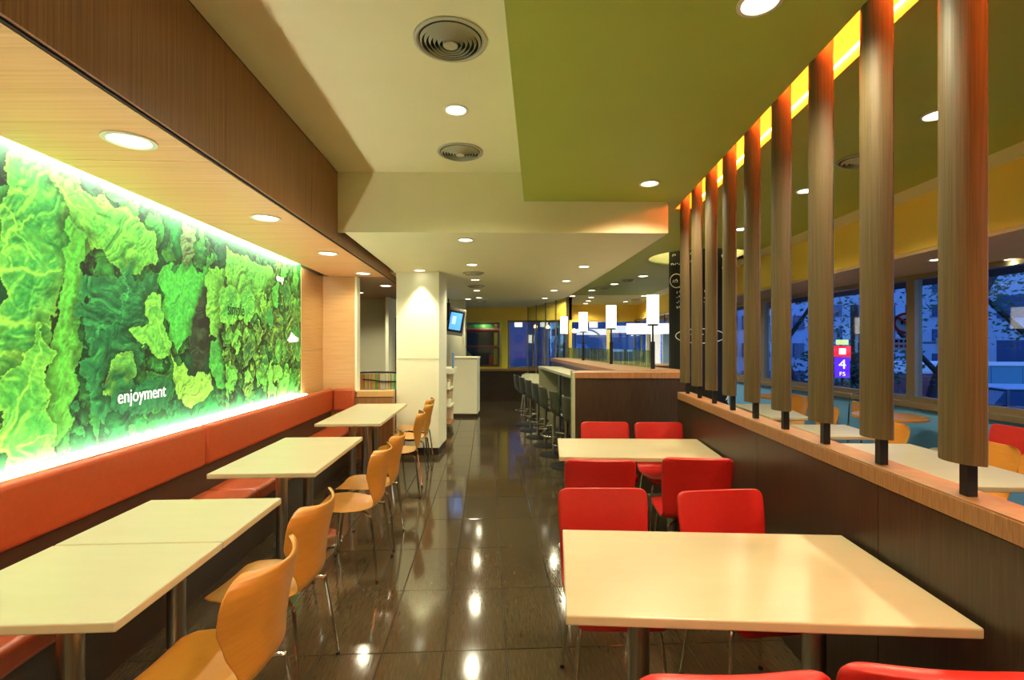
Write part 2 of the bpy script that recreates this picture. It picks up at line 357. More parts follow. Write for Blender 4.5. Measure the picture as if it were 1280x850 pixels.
# ---- far low wall with play area window
fw = struct(MB().box(-1.62, 1.56, 13.0, 13.14, 0, .78).build('wall_play', M['wenge']))
MB().box(-1.62, 1.56, 12.93, 13.16, .785, .84).build('cap', M['ledge_top'], fw)
struct(MB().box(-1.8, 1.6, 13.0, 13.12, 2.13, 3.1).build('wall_play_frieze', M['yellow']))
struct(MB().box(1.5, 1.6, 13.0, 15.8, 0, 3.1).build('wall_return', M['yellow']))
def window(n, pts, z0, z1, bars=(), zb=(), fr=M['frame'], gm=M['glass'], w=.05, dep=.06):
    (x0,y0),(x1,y1) = pts; d = Vector((x1-x0,y1-y0,0)); L = d.length; d.normalize(); q = Vector((-d.y,d.x,0))
    def seg(a0,a1,b0,b1,t0,t1):
        p = lambda a,t: (x0+d.x*a+q.x*t, y0+d.y*a+q.y*t)
        A = [p(a0,t0),p(a1,t0),p(a1,t1),p(a0,t1)]; return MB().prism(A, b0, b1)
    o = struct(MB().build('window_%d' % n, fr)); h = dep/2
    o2 = seg(0,w,z0,z1,-h,h); o2.add(*(lambda m: (m.v,m.f))(seg(L-w,L,z0,z1,-h,h))); o2.add(*(lambda m: (m.v,m.f))(seg(w,L-w,z0,z0+w,-h,h))); o2.add(*(lambda m: (m.v,m.f))(seg(w,L-w,z1-w,z1,-h,h)))
    bpy.data.objects.remove(o); o = struct(o2.build('window_%d' % n, fr))
    ed = [w]+[L*b for b in bars]+[L-w]
    for b in bars: seg(L*b-w/2,L*b+w/2,z0+w,z1-w,-h,h).build('mullion', fr, o)
    for b in zb: seg(w,L-w,b-w/2,b+w/2,-h*.8,h*.8).build('transom', fr, o)
    for a, b in zip(ed[:-1], ed[1:]):
        seg(a,b,z0+w*.6,z1-w*.6,-.004,.004).build('pane', gm, o)
    return o
M['yframe'] = mat('yellow_painted_frame', (.85,.72,.07), .4)
window(1, [(-1.3,13.07),(-.28,13.07)], .84, 2.13, (.02,), (), M['yframe'], M['glass_wall'])
window(2, [(-.12,13.07),(1.5,13.07)], .84, 2.13, (.42,), (), M['frame'], M['glass'])
struct(MB().box(-.29, -.12, 12.9, 13.2, .84, 2.13).build('column_yellow', M['yframe'], bevel=.02))
window(3, [(1.6,15.75),(3.1,15.75)], .9, 2.26, (), (), mat('cream_frame', (.75,.6,.3), .5), M['glass'])
window(4, [(3.1,15.75),(4.2,15.75)], .9, 2.26, (), (), M['yframe'], M['glass'])
struct(MB().box(1.5, 6, 15.7, 15.82, 0, .9).build('wall_far_low', M['cream']))
# glass screen from the bar end towards the play area
g0, g1 = Vector((1.16,10.2,0)), Vector((.42,12.9,0))
gw = struct(MB().add([], []).build('window_5', M['frame'])); bpy.data.objects.remove(gw)
mbp = MB().tube([(g0.x,g0.y,0),(g0.x,g0.y,ZL)], .03, 10)
gw = struct(mbp.build('window_5', M['frame']))
for k in range(4):
    a = g0.lerp(g1, k/4); b = g0.lerp(g1, (k+1)/4); d = (b-a).normalized(); q = Vector((-d.y,d.x,0))*.005; a = a+d*.006; b = b-d*.006
    MB().prism([(a-q)[:2],(b-q)[:2],(b+q)[:2],(a+q)[:2]], .04, ZL-.01).build('pane', M['glass_wall'], gw)
    MB().box(b.x-.015,b.x+.015,b.y-.015,b.y+.015,0,ZL).build('clamp_post', M['frame'], gw)
# side windows: mullions at measured spots
vs_ = [-2.11,-.64,.83,2.30,3.77,5.24,6.71,8.18,9.65,11.12,12.59,14.06,15.6]
for k,(a,b) in enumerate(zip(vs_[:-1], vs_[1:])):
    p0 = WF.at(a,4.8,0)[:2]; p1 = WF.at(b,4.8,0)[:2]
    window(6+k, [p0,p1], .86, ZW-.03, (), (), M['frame'], M['glass'], w=.055, dep=.09)
struct(MB().fbox(WF, -3, 15.8, 4.72, 4.88, .0, .80).build('wall_window_low', M['pale_blue']))
struct(MB().fbox(WF, -3, 15.8, 4.66, 4.92, .80, .86).build('trim_3', M['frame'], bevel=.004))
struct(MB().fbox(WF, -3, -2.1, 4.74, 4.86, .86, ZW).build('wall_window_pier', M['soff_tan']))

# ================================================================== MURAL
def to_px(v, z):
    x, y, _ = LF.at(v, DM, 0); return CX+F*x/y, HY-F*(z-H)/y
mur = thing('mural_light_box', 'backlit wall-wide lettuce leaf photo mural in glowing greens', 'mural', LF.at(3.3, DM, .93))
mur_m = LF.at(3.3, DM, .93)
MV0, MV1, MZ0, MZ1 = .1, V_MUR, .93, 2.52
NV, NZ = 1150, 320
vv = np.linspace(MV0, MV1, NV); zz = np.linspace(MZ0, MZ1, NZ)
VV, ZZ = np.meshgrid(vv, zz, indexing='ij')
rng = np.random.RandomState(5)
def vnoise(x, y, seed):      # smooth lattice noise
    r = np.random.RandomState(seed).rand(64, 64)
    xi = np.floor(x).astype(int); yi = np.floor(y).astype(int); fx = x-xi; fy = y-yi; fx = fx*fx*(3-2*fx); fy = fy*fy*(3-2*fy)
    g_ = lambda a, b: r[a%64, b%64]
    return (g_(xi,yi)*(1-fx)+g_(xi+1,yi)*fx)*(1-fy)+(g_(xi,yi+1)*(1-fx)+g_(xi+1,yi+1)*fx)*fy
def fbm(x, y, seed, o=4):
    s = 0; a = .5
    for k in range(o): s = s + a*vnoise(x*2**k, y*2**k, seed+k); a *= .5
    return s/(1-.5**o)
U = VV; W_ = ZZ
n2 = fbm(U*14, W_*14, 71); n3 = fbm(U*34, W_*34, 91, 3)
def ridged(x, y, seed, o=4):
    q = 0; a = .5
    for k in range(o): q = q + a*(1-np.abs(2*vnoise(x*2**k, y*2**k, seed+k)-1)); a *= .5
    return q/(1-.5**o)
wa = fbm(U*3.2, W_*3.2, 11, 3)-.5; wb_ = fbm(U*3.2, W_*3.2, 31, 3)-.5
HF = ridged(U*6+wa*5, W_*5+wb_*5, 501)*.055 + fbm(U*5+wa*3, W_*4+wb_*3, 531)*.10     # crumpled relief of the photographed leaves
gx, gy = np.gradient(HF, vv[1]-vv[0], zz[1]-zz[0])
RELIEF = np.clip(.5+(gy*.75-gx*.35)*.55, 0, 1)
NET = np.clip((ridged(U*11+wa*9, W_*11+wb_*9, 601, 2)-.80)/.20, 0, 1)**1.5         # fine vein network
col_a = np.zeros((NV, NZ, 3))
dark = np.array([.022,.026,.012]); deep = np.array([.004,.10,.022]); mid = np.array([.012,.27,.03]); lite = np.array([.10,.50,.03]); yel = np.array([.33,.66,.05])
n1 = fbm(U*2.2+wa, W_*2.2+wb_, 51); t = np.clip((n1-.38)/.3, 0, 1)[...,None]
col_a[:] = (deep*(1-t)+mid*.8*t)*(.35+1.3*RELIEF)[...,None]
def seg_dist(px, py, pts):
    d = np.full(px.shape, 1e9); along = np.zeros(px.shape); L = 0
    for (x0,y0),(x1,y1) in zip(pts[:-1], pts[1:]):
        dx, dy = x1-x0, y1-y0; l2 = dx*dx+dy*dy+1e-9; tt = np.clip(((px-x0)*dx+(py-y0)*dy)/l2, 0, 1)
        dd = np.hypot(px-x0-tt*dx, py-y0-tt*dy); k = dd < d; d = np.where(k, dd, d); along = np.where(k, L+tt*math.sqrt(l2), along); L += math.sqrt(l2)
    return d, along
def inside(px, py, poly):
    c = np.zeros(px.shape, bool); n = len(poly)
    for i in range(n):
        x0,y0 = poly[i]; x1,y1 = poly[(i+1)%n]
        if y0 == y1: continue
        c ^= ((y0 > py) != (y1 > py)) & (px < (x1-x0)*(py-y0)/(y1-y0)+x0)
    return c
def w_of(p):                  # a spot of the print, read off the photograph, in wall coordinates (v, z)
    v = LF.v_of(p[0], DM); y = LF.at(v, DM, 0)[1]; return (v, H+(HY-p[1])*y/F)
def leaf(poly, base, rim, amp=.02, rimw=.018, veins=(), seed=1, freq=11, shade=.5):
    pw = [w_of(p) for p in poly]
    xs = [p[0] for p in pw]; ys = [p[1] for p in pw]
    i0, i1 = np.searchsorted(vv, [min(xs)-.12, max(xs)+.12]); j0, j1 = np.searchsorted(zz, [min(ys)-.12, max(ys)+.12])
    if i1-i0 < 2 or j1-j0 < 2: return
    u = U[i0:i1,j0:j1]; z_ = W_[i0:i1,j0:j1]
    dx = (fbm(u*freq, z_*freq, seed+200, 5)-.5)*amp*7; dy = (fbm(u*freq, z_*freq, seed+300, 5)-.5)*amp*7
    uu, zq = u+dx, z_+dy
    ins = inside(uu, zq, pw)
    d, _ = seg_dist(uu, zq, pw+[pw[0]])
    rl = RELIEF[i0:i1,j0:j1]; base = np.array(base)*.62
    tt = (.15+.85*rl+.25*(n2[i0:i1,j0:j1]-.5)+.18*(n3[i0:i1,j0:j1]-.5)); hi = base*.35+np.array(rim)*.75
    b = np.where((tt<.5)[...,None], base*.25+(base-base*.25)*np.clip(tt*2,0,1)[...,None], base+(hi-base)*np.clip(tt*2-1,0,1)[...,None])
    b = b+(NET[i0:i1,j0:j1]*.22)[...,None]*np.array(rim)
    e_ = np.exp(-(d/.045)**2)[...,None]*.45; b = b*(1-e_)+(base*.5+np.array(rim)*.5)*e_*(.6+.8*rl)[...,None]
    rimk = np.exp(-(d/(rimw*.55))**2)[...,None]*.75
    b = b*(1-rimk)+np.array(rim)*rimk
    for vn in veins:
        vp = [w_of(p) for p in vn[0]]; dd, al = seg_dist(uu, zq, vp); tot = sum(math.hypot(a[0]-c[0],a[1]-c[1]) for a,c in zip(vp[:-1],vp[1:]))
        wd = vn[1]*.8*(1-.75*al/tot); k = np.exp(-(dd/np.maximum(wd,.004))**2)[...,None]*.9; b = b*(1-k)+(np.array(rim)*1.15)*k
    cur = col_a[i0:i1,j0:j1]
    out_s = np.clip(1-d/.07, 0, 1)*(~ins)*.65                 # printed dark gap around a leaf
    cur *= (1-out_s)[...,None]
    cur[ins] = np.clip(b,0,1)[ins]; col_a[i0:i1,j0:j1] = cur
Y_, L_, D_, G_ = tuple(yel), tuple(lite), tuple(deep), tuple(mid)
rr = random.Random(21)
for k in range(110):           # the under-layers of the salad
    cx_ = 376*rr.random()**.8; cy_ = rr.uniform(215, 560) if cx_ < 200 else rr.uniform(300, 500); r_ = rr.uniform(16, 34)*(1.25-cx_/420); n_ = rr.choice([7,8,9]); rot_ = rr.uniform(0,6.28)
    poly = [(cx_+r_*.7*rr.uniform(.45,1.2)*math.cos(6.283*i/n_+rot_), cy_+r_*1.3*rr.uniform(.45,1.2)*math.sin(6.283*i/n_+rot_)) for i in range(n_)]
    leaf(poly, rr.choice([(.03,.32,.05),(.05,.42,.05),(.015,.17,.035),(.03,.07,.02),(.10,.50,.06)]), rr.choice([L_, (.10,.5,.06)]), .03, .006, [], 900+k, 11)
leaf([(0,185),(40,190),(95,225),(120,300),(80,345),(60,420),(30,500),(0,560)], (.07,.50,.06), Y_, .02, .012,
     [([(0,345),(45,347),(75,333)], .022), ([(0,395),(30,402),(68,410)], .03), ([(0,232),(40,236)], .02), ([(0,450),(40,440)], .012), ([(20,345),(10,300)],.008), ([(5,300),(40,270)],.01), ([(0,262),(30,290),(50,330)],.008)], 3)
leaf([(60,205),(110,240),(150,260),(190,290),(195,330),(165,345),(140,335),(110,300),(85,270)], (.16,.66,.06), Y_, .02, .01, [([(70,230),(95,265),(125,320)], .012), ([(95,255),(140,290)],.008)], 5)
leaf([(90,270),(108,300),(102,360),(100,420),(95,500),(75,560),(55,570),(50,480),(70,400),(78,330)], (.20,.60,.05), L_, .015, .012, [([(98,300),(80,400),(66,540)], .02)], 7)
leaf([(0,470),(35,430),(55,400),(60,440),(65,520),(70,580),(0,600)], (.08,.50,.05), Y_, .02, .01, [([(0,575),(20,520),(50,430)], .014), ([(20,560),(60,545)],.008)], 9)
leaf([(105,340),(130,345),(180,345),(205,335),(200,390),(180,440),(160,490),(130,540),(105,520),(100,440)], (.012,.17,.04), (.06,.36,.06), .04, .006, [([(160,350),(140,400),(110,425)], .006), ([(155,345),(148,400)],.004)], 11)
leaf([(200,348),(212,330),(220,345),(235,315),(248,345),(262,320),(262,365),(250,385),(238,420),(218,438),(205,400)], (.10,.62,.06), L_, .02, .007, [([(216,430),(222,390),(230,345)], .006),([(214,425),(208,380)],.005)], 13)
leaf([(160,415),(180,398),(185,370),(200,375),(212,410),(218,440),(195,450),(175,425)], (.16,.62,.06), Y_, .02, .008, [([(214,436),(195,400)], .006)], 15)
leaf([(140,440),(155,445),(168,440),(172,470),(150,500),(134,495),(132,465)], (.10,.44,.06), Y_, .015, .008, [], 17)
leaf([(250,362),(268,360),(272,400),(262,440),(245,470),(236,440)], tuple(dark), (.06,.10,.03), .015, .004, [], 19)
leaf([(180,460),(205,470),(230,465),(215,500),(195,520),(182,500)], (.02,.20,.04), L_, .02, .006, [([(185,470),(200,510)],.004)], 20)
leaf([(215,445),(235,465),(262,470),(268,490),(240,510),(222,500)], (.36,.68,.06), Y_, .02, .008, [], 21)
leaf([(262,330),(280,340),(285,370),(275,400),(280,430),(262,420),(258,360)], (.22,.68,.06), Y_, .02, .008, [], 23)
leaf([(282,310),(300,320),(340,335),(350,360),(335,380),(325,400),(310,380),(295,400),(285,360)], (.20,.66,.07), Y_, .022, .008, [], 25)
leaf([(265,425),(285,410),(300,420),(305,450),(295,480),(275,485),(262,460)], (.08,.45,.05), L_, .02, .008, [], 27)
leaf([(230,280),(240,285),(245,320),(235,330),(225,300)], (.09,.09,.04), (.3,.5,.1), .02, .004, [], 29)
leaf([(272,408),(292,405),(300,425),(290,448),(274,430)], tuple(dark), (.05,.08,.03), .02, .004, [], 30)
leaf([(346,335),(372,345),(374,380),(360,400),(350,370)], (.02,.08,.02), (.2,.5,.06), .02, .004, [], 32)
rr = random.Random(4)
for k in range(95):           # the frilly crowd towards the far end
    cx_ = rr.uniform(285, 374); cy_ = rr.uniform(345, 482) if cx_ > 330 else rr.uniform(395, 482); r_ = rr.uniform(9, 19)
    n_ = 10; ph = rr.uniform(0,6.28); poly = [(cx_+r_*.55*rr.uniform(.4,1.1)*math.cos(6.283*i/n_+ph), cy_+r_*1.35*rr.uniform(.4,1.1)*math.sin(6.283*i/n_+ph)) for i in range(n_)]
    leaf(poly, rr.choice([(.10,.50,.05),(.16,.60,.06),(.04,.30,.05),(.24,.62,.06),(.02,.13,.03),(.02,.035,.014),(.02,.035,.014)]), rr.choice([Y_, Y_, L_]), .034, .008, [], 40+k, 9)
leaf([(272,372),(284,358),(300,364),(316,356),(318,380),(312,402),(296,398),(280,410),(274,394)], (.12,.58,.06), Y_, .022, .008, [], 61, 9)
leaf([(140,474),(172,470),(214,476),(214,512),(160,516),(138,508)], (.01,.12,.03), (.03,.25,.05), .03, .006, [], 62)
col_a[...,0] *= .74; col_a[...,2] = col_a[...,2]*1.2+.012*col_a[...,1]
vert = np.empty((NV*NZ, 3)); dL = LF.d; pL = LF.p
vert[:,0] = (dL.x*VV + pL.x*DM).ravel(); vert[:,1] = (dL.y*VV + pL.y*DM).ravel(); vert[:,2] = ZZ.ravel()
ii, jj = np.meshgrid(np.arange(NV-1), np.arange(NZ-1), indexing='ij'); a0 = (ii*NZ+jj).ravel()
quads = np.stack([a0, a0+NZ, a0+NZ+1, a0+1], 1)
me = bpy.data.meshes.new('print_panel'); me.vertices.add(NV*NZ); me.vertices.foreach_set('co', vert.ravel())
me.loops.add(quads.size); me.polygons.add(len(quads)); me.loops.foreach_set('vertex_index', quads.ravel()); me.polygons.foreach_set('loop_start', np.arange(0, quads.size, 4)); me.update()
ca = me.color_attributes.new('print', 'FLOAT_COLOR', 'POINT'); rgba = np.ones((NV*NZ, 4)); rgba[:,:3] = np.clip(col_a, 0, 1).reshape(-1,3); ca.data.foreach_set('color', rgba.ravel())
mm = mat('lettuce_print', (.1,.5,.05), .5); nt = mm.node_tree; bs = nt.nodes['Principled BSDF']
at_ = nt.nodes.new('ShaderNodeAttribute'); at_.attribute_name = 'print'
nz = noise_tex(mm, (1,1,1), 38, 5); mr = nt.nodes.new('ShaderNodeMapRange'); mr.inputs[1].default_value = .3; mr.inputs[2].default_value = .7; mr.inputs[3].default_value = .72; mr.inputs[4].default_value = 1.28
mx = nt.nodes.new('ShaderNodeMixRGB'); mx.blend_type = 'MULTIPLY'; mx.inputs[0].default_value = 1
nt.links.new(nz.outputs[0], mr.inputs[0]); nt.links.new(at_.outputs['Color'], mx.inputs[1]); nt.links.new(mr.outputs[0], mx.inputs[2])
nt.links.new(mx.outputs[0], bs.inputs['Base Color']); nt.links.new(mx.outputs[0], bs.inputs['Emission Color']); bs.inputs['Emission Strength'].default_value = .62
me.materials.append(mm); pnl = bpy.data.objects.new('print_panel', me); C.objects.link(pnl)
def adopt(o, root):       # parent keeping place
    o.parent = root; o.matrix_parent_inverse = Matrix.LocRotScale(root.location, root.rotation_euler.to_quaternion(), None).inverted(); return o
adopt(pnl, mur)
adopt(MB().fbox(LF, MV0, MV1, DM+.004, DM+.055, MZ0, MZ1).build('backing_box', M['white']), mur)
adopt(MB().fbox(LF, MV0, MV1, 2.052, DM-.004, .885, .928).build('light_strip', M['tube']), mur)
adopt(MB().fbox(LF, MV0, MV1, 2.044, DM-.004, ZS+.05, ZS+.075).build('light_strip', mat('top_tube', (1,1,1), .5, emit=(.97,1,.86), es=TUBE*1.6)), mur)
def to_mesh(o):
    bpy.context.view_layer.update(); dg = bpy.context.evaluated_depsgraph_get()
    me = bpy.data.meshes.new_from_object(o.evaluated_get(dg)); n = o.name; bpy.data.objects.remove(o)
    o = bpy.data.objects.new('lettering', me); C.objects.link(o); return o
def lettering(txt, px0, py0, px1, z_off, m, parent, h):
    v0 = LF.v_of(px0, DM); v1_ = LF.v_of(px1, DM); y = LF.at(v0,DM,0)[1]; z = H+(HY-py0)*y/F
    cu_ = bpy.data.curves.new('lettering', 'FONT'); cu_.body = txt; cu_.size = h; cu_.extrude = .001; cu_.materials.append(m)
    o = bpy.data.objects.new('lettering', cu_); C.objects.link(o)
    bpy.context.view_layer.update(); w0 = o.dimensions.x
    o.scale = ((v1_-v0)/w0, 1, 1)
    p = LF.at(v0, DM-.004, z); o.matrix_world = Matrix.Translation(p) @ Matrix(((dL.x,0,-pL.x),(dL.y,0,-pL.y),(0,1,0))).to_4x4() @ Matrix.Diagonal(((v1_-v0)/w0,1,1,1))
    mw = o.matrix_world.copy(); o = to_mesh(o); o.parent = parent; o.matrix_parent_inverse = Matrix.Translation(parent.location).inverted(); o.matrix_basis = mw
    return o
lettering('enjoyment', 146, 505, 206, 0, mat('white_letters', (.95,.95,.9), .5, emit=(1,1,.95), es=.55), mur, .115)
lettering('simple', 284, 393, 304.5, 0, mat('dark_letters', (.012,.05,.02), .5), mur, .15)
lettering('easy', 345, 350.5, 354, 0, bpy.data.materials['white_letters'], mur, .11)
hl = [w_of(p) for p in ((359,425),(362,421),(364,415),(367,419),(373,423),(372,427),(362,428))]
hm_ = MB(); n_ = len(hl); hm_.add([LF.at(p[0],DM-.003,p[1]) for p in hl]+[LF.at(p[0],DM-.001,p[1]) for p in hl], [tuple(range(n_)),tuple(range(2*n_-1,n_-1,-1))]+[(i,n_+i,n_+(i+1)%n_,(i+1)%n_) for i in range(n_)])
adopt(hm_.build('print_highlight', bpy.data.materials['white_letters']), mur)

# ================================================================== BANQUETTE
bq = thing('banquette_bench', 'long orange leather wall bench beneath the lettuce mural', 'bench', LF.at(3, 1.9, 0))
def padbox(v0, v1, D0, D1, z0, z1, name, m=M['orange'], r=.03):
    return adopt(MB().fbox(LF, v0+.004, v1-.004, D0, D1, z0, z1).build(name, m, smooth=True, bevel=r, seg=4), bq)
VE = V_END-.012
segs = [(-1.95,.80),(.80,3.555),(3.555,VE)]
for a, b in segs:
    padbox(a, b, 1.97, 2.045, .64, .928, 'back_cushion')
for a, b in [(-1.95,.9),(.9,3.62),(3.62,VE)]:
    padbox(a, b, 1.65, 2.045, .345, .452, 'seat_cushion')
padbox(VE-.08, VE, 1.70, 1.964, .64, .925, 'back_cushion')
adopt(MB().fbox(LF, -1.95, VE, 2.0, 2.05, .45, .885).build('back_board', M['plinth']), bq)
adopt(MB().fbox(LF, VE-.03, VE, 1.71, 2.0, .45, .885).build('back_board', M['fascia']), bq)
adopt(MB().fbox(LF, -1.95, VE, 1.70, 2.05, .0, .34).build('plinth', M['plinth']), bq)

# ================================================================== TABLES
def quad_top(name, bl, br, fr_, fl, zt=.74, th=.028):
    return [Vector(p) for p in (bl, br, fr_, fl)]
def table(name, pts, poles, label, group, zt=.74, th=.03, m=M['top'], br=.25, pr=.036):
    c = sum((Vector((p[0],p[1],0)) for p in pts), Vector())/len(pts)
    t = thing(name, label, 'table', c, 0, group)
    mb = MB(); q = [(p[0]-c.x, p[1]-c.y) for p in pts]; mb.prism(q, zt-th, zt)
    top = mb.build('tabletop', m, t, bevel=.005)
    top.data.materials.append(M['top_edge'])
    for p in top.data.polygons:
        if abs(p.normal.z) < .5: p.material_index = 1
    for (x, y) in poles:
        x -= c.x; y -= c.y
        o = MB().lathe([(pr,.02),(pr,zt-th-.008)], (x,y,0), 24).build('pole', M['steel'], t, smooth=True)
        MB().lathe([(br,0),(br,.006),(br-.01,.016),(.06,.022),(pr,.03)], (x,y,0), 40).build('base_disc', M['chrome'], t, smooth=True)
        MB().box(x-.15,x+.15,y-.02,y+.02,zt-th-.03,zt-th).build('bracket', M['black'], t)
    return t
tl, tr = 1.634, 1.012
def ltab(v0, v1, poles, label):
    pts = [LF.at(v1,tl,0)[:2], LF.at(v1,tr,0)[:2], LF.at(v0,tr,0)[:2], LF.at(v0,tl,0)[:2]][::-1]
    return table('cafe_table', pts, [LF.at(p,1.35,0)[:2] for p in poles], label, 'cream cafe tables along the orange bench')
ltab(1.388, 1.93, [1.66], 'nearest small square cream table, edge to edge with its twin by the bench')
ltab(1.936, 2.47, [2.20], 'second square cream table behind the nearest one, in front of bench seat seam')
ltab(2.94, 4.06, [3.30, 3.78], 'long cream table on two steel poles, middle of the bench row')
ltab(4.73, 6.30-.0, [5.0, 5.5, 6.0], 'farthest long cream table of the bench row, beside the white column')
# right tables
def rect(c0, yaw, L, Wd):     # near corner left, yaw, length to the right, width away
    a = math.radians(yaw); ex = Vector((math.cos(a), math.sin(a))); ey = Vector((-math.sin(a), math.cos(a))); p = Vector(c0)
    return [p, p+ex*L, p+ex*L+ey*Wd, p+ey*Wd]
q1 = [(.151,1.368),(1.262,1.302),(1.312,1.944),(.207,2.003)]
q2 = [(.318,3.288),(1.410,3.235),(1.479,3.906),(.367,3.935)]
for q, lb in ((q1,'large cream table nearest on the dark partition side, red chairs around'), (q2,'second large cream table beside dark partition, four red chairs round it')):
    c = [sum(p[k] for p in q)/4 for k in (0,1)]
    ex = Vector((q[1][0]-q[0][0], q[1][1]-q[0][1])).normalized()
    table('dining_table', q, [(c[0]-ex.x*.30, c[1]-ex.y*.30), (c[0]+ex.x*.30-.02, c[1]+ex.y*.30)], lb, 'large cream tables along the partition')
for q, lb, pl in (([(2.41,2.60),(2.97,2.58),(3.03,3.72),(2.48,3.74)],'nearest cream table in the window area beyond the slatted partition',[(2.7,2.9),(2.75,3.45)]),
              ([(2.56,4.01),(3.06,4.01),(3.14,4.61),(2.61,4.61)],'small middle cream table in the window area beyond the slats',[(2.84,4.31)]),
              ([(2.67,5.04),(3.08,5.04),(3.37,6.2),(2.80,6.22)],'far cream table behind the slats in front of the chalkboard column',[(2.9,5.35),(3.05,5.9)])):
    table('window_side_table', q, pl, lb, 'cream tables in the window area')
def round_table(x, y, r, label, rot=0):
    t = thing('round_table', label, 'table', (x,y,0), rot, 'round tables by the windows')
    MB().lathe([(r-.01,.715),(r,.72),(r,.742),(r-.006,.748)], (0,0,0), 40).build('tabletop', M['ply'], t, smooth=True)
    MB().lathe([(.04,.02),(.04,.715)], (0,0,0), 16).build('pole', M['steel'], t, smooth=True)
    MB().lathe([(.22,0),(.22,.01),(.05,.025)], (0,0,0), 32).build('base_disc', M['chrome'], t, smooth=True)
round_table(3.98, 5.15, .33, 'round wooden table beside the window in front of the road signs')
round_table(3.90, 7.1, .33, 'small round wooden table farther back by the window frame')

# ================================================================== CHAIRS
def shell_mesh(path, width, th, curve, nt=30, nx=12):
    pts = ease(path, 8); L = [0]
    for a, b in zip(pts[:-1], pts[1:]): L.append(L[-1]+(b-a).length)
    L = [l/L[-1] for l in L]
    def pos(t):
        for i in range(len(L)-1):
            if t <= L[i+1]+1e-9:
                k = (t-L[i])/(L[i+1]-L[i]+1e-9); return pts[i].lerp(pts[i+1], k), (pts[i+1]-pts[i]).normalized()
        return pts[-1], (pts[-1]-pts[-2]).normalized()
    def wid(t):
        for (a,wa),(b,wb) in zip(width[:-1], width[1:]):
            if t <= b+1e-9:
                k = (t-a)/(b-a); k = k*k*(3-2*k) if True else k; return wa+(wb-wa)*k
        return width[-1][1]
    front = []; back = []
    ts = sorted(set([round(i/nt,5) for i in range(nt+1)]+[w[0] for w in width]+[.01,.02,.98,.99]))
    for t in ts:
        p, tg = pos(t)
        nrm = Vector((0, tg.z, -tg.y))
        wd = wid(t); k = curve(t)
        for i in range(nx+1):
            s = -1+2*i/nx; s_ = math.sin(s*math.pi/2)*.35+s*.65
            q = Vector((s_*wd, p.y, p.z)) + nrm*(k*s_*s_)
            edge = 1-.55*max(abs(s_)**8, 0)
            front.append(q+nrm*th/2*edge); back.append(q-nrm*th/2*edge)
    n = nx+1; m = len(ts); vs = front+back; fs = []; off = len(front)
    for a in range(m-1):
        for i in range(nx):
            p0 = a*n+i; fs.append((p0,p0+1,p0+n+1,p0+n)); fs.append((off+p0,off+p0+n,off+p0+n+1,off+p0+1))
    for a in range(m-1):
        p0 = a*n; fs.append((p0,p0+n,off+p0+n,off+p0)); p1 = a*n+nx; fs.append((p1,off+p1,off+p1+n,p1+n))
    for i in range(nx):
        fs.append((i,off+i,off+i+1,i+1)); p0 = (m-1)*n+i; fs.append((p0,p0+1,off+p0+1,off+p0))
    return vs, fs
def chair_legs(t, sx=.19, sy=.2, zs=.405, r=.0085, rear=-.02):
    for a in (-1,1):
        for b in (-1,1):
            pts = [(.03*a,.05*b+rear,zs),(.11*a,.11*b+rear,zs+.0),(.145*a,.145*b+rear,zs-.012),(.158*a,.158*b+rear,zs-.05),(sx*a,sy*b+rear,.012)]
            MB().tube(ease(pts,4), r, 8).build('leg', M['chrome'], t, smooth=True)
            MB().lathe([(.011,0),(.011,.014)], (sx*a,sy*b+rear,0), 8).build('foot', M['black'], t)
    MB().lathe([(.07,zs-.01),(.085,zs),(.085,zs+.012)], (0,rear,0), 20).build('seat_mount', M['black'], t, smooth=True)
def ply_chair(label, group):
    t = thing('shell_chair', label, 'chair', (0,0,0), 0, group)
    path = [(0,.215,.415),(0,.19,.437),(0,.08,.440),(0,-.06,.430),(0,-.15,.437),(0,-.197,.475),(0,-.212,.56),(0,-.235,.68),(0,-.262,.805)]
    width = [(0,.11),(.03,.160),(.08,.190),(.18,.205),(.28,.200),(.38,.172),(.47,.140),(.53,.130),(.60,.145),(.72,.188),(.82,.215),(.89,.223),(.935,.22),(.965,.205),(.985,.185),(1,.14)]
    curve = lambda q: .022*min(1,max(0,(q-.5)/.25))+(-.0 if q > .45 else .012*(1-q/.45))
    curve2 = lambda q: (.075*min(1,max(0,(q-.5)/.3))) if q > .5 else .008
    vs, fs = shell_mesh(path, width, .011, curve2)
    o = mesh('seat_shell', vs, fs, M['ply'], t, True); o.modifiers.new('soft', 'SUBSURF').levels = 1; o.modifiers['soft'].render_levels = 1
    chair_legs(t); return t
def red_chair(label, group):
    t = thing('padded_chair', label, 'chair', (0,0,0), 0, group)
    path = [(0,.215,.42),(0,.19,.447),(0,.08,.452),(0,-.06,.443),(0,-.145,.446),(0,-.19,.485),(0,-.205,.58),(0,-.225,.70),(0,-.25,.825)]
    width = [(0,.15),(.02,.175),(.06,.195),(.2,.205),(.42,.20),(.55,.198),(.7,.203),(.9,.209),(.955,.209),(.98,.203),(.993,.19),(1,.17)]
    vs, fs = shell_mesh(path, width, .032, lambda q: .014*min(1,max(0,(q-.5)/.3)))
    o = mesh('seat_shell', vs, fs, M['red'], t, True); o.modifiers.new('soft', 'SUBSURF').levels = 1; o.modifiers['soft'].render_levels = 1
    chair_legs(t); return t
G1 = 'honey shell chairs along the bench tables'
pc = None
def put_ply(x, y, deg, label, group=G1):
    global pc
    if pc is None: pc = ply_chair(label, group); o = pc
    else: o = copy_tree(pc); tag(o, label, None, group)
    o.location = (x, y, 0); o.rotation_euler = (0,0,math.radians(deg)); return o
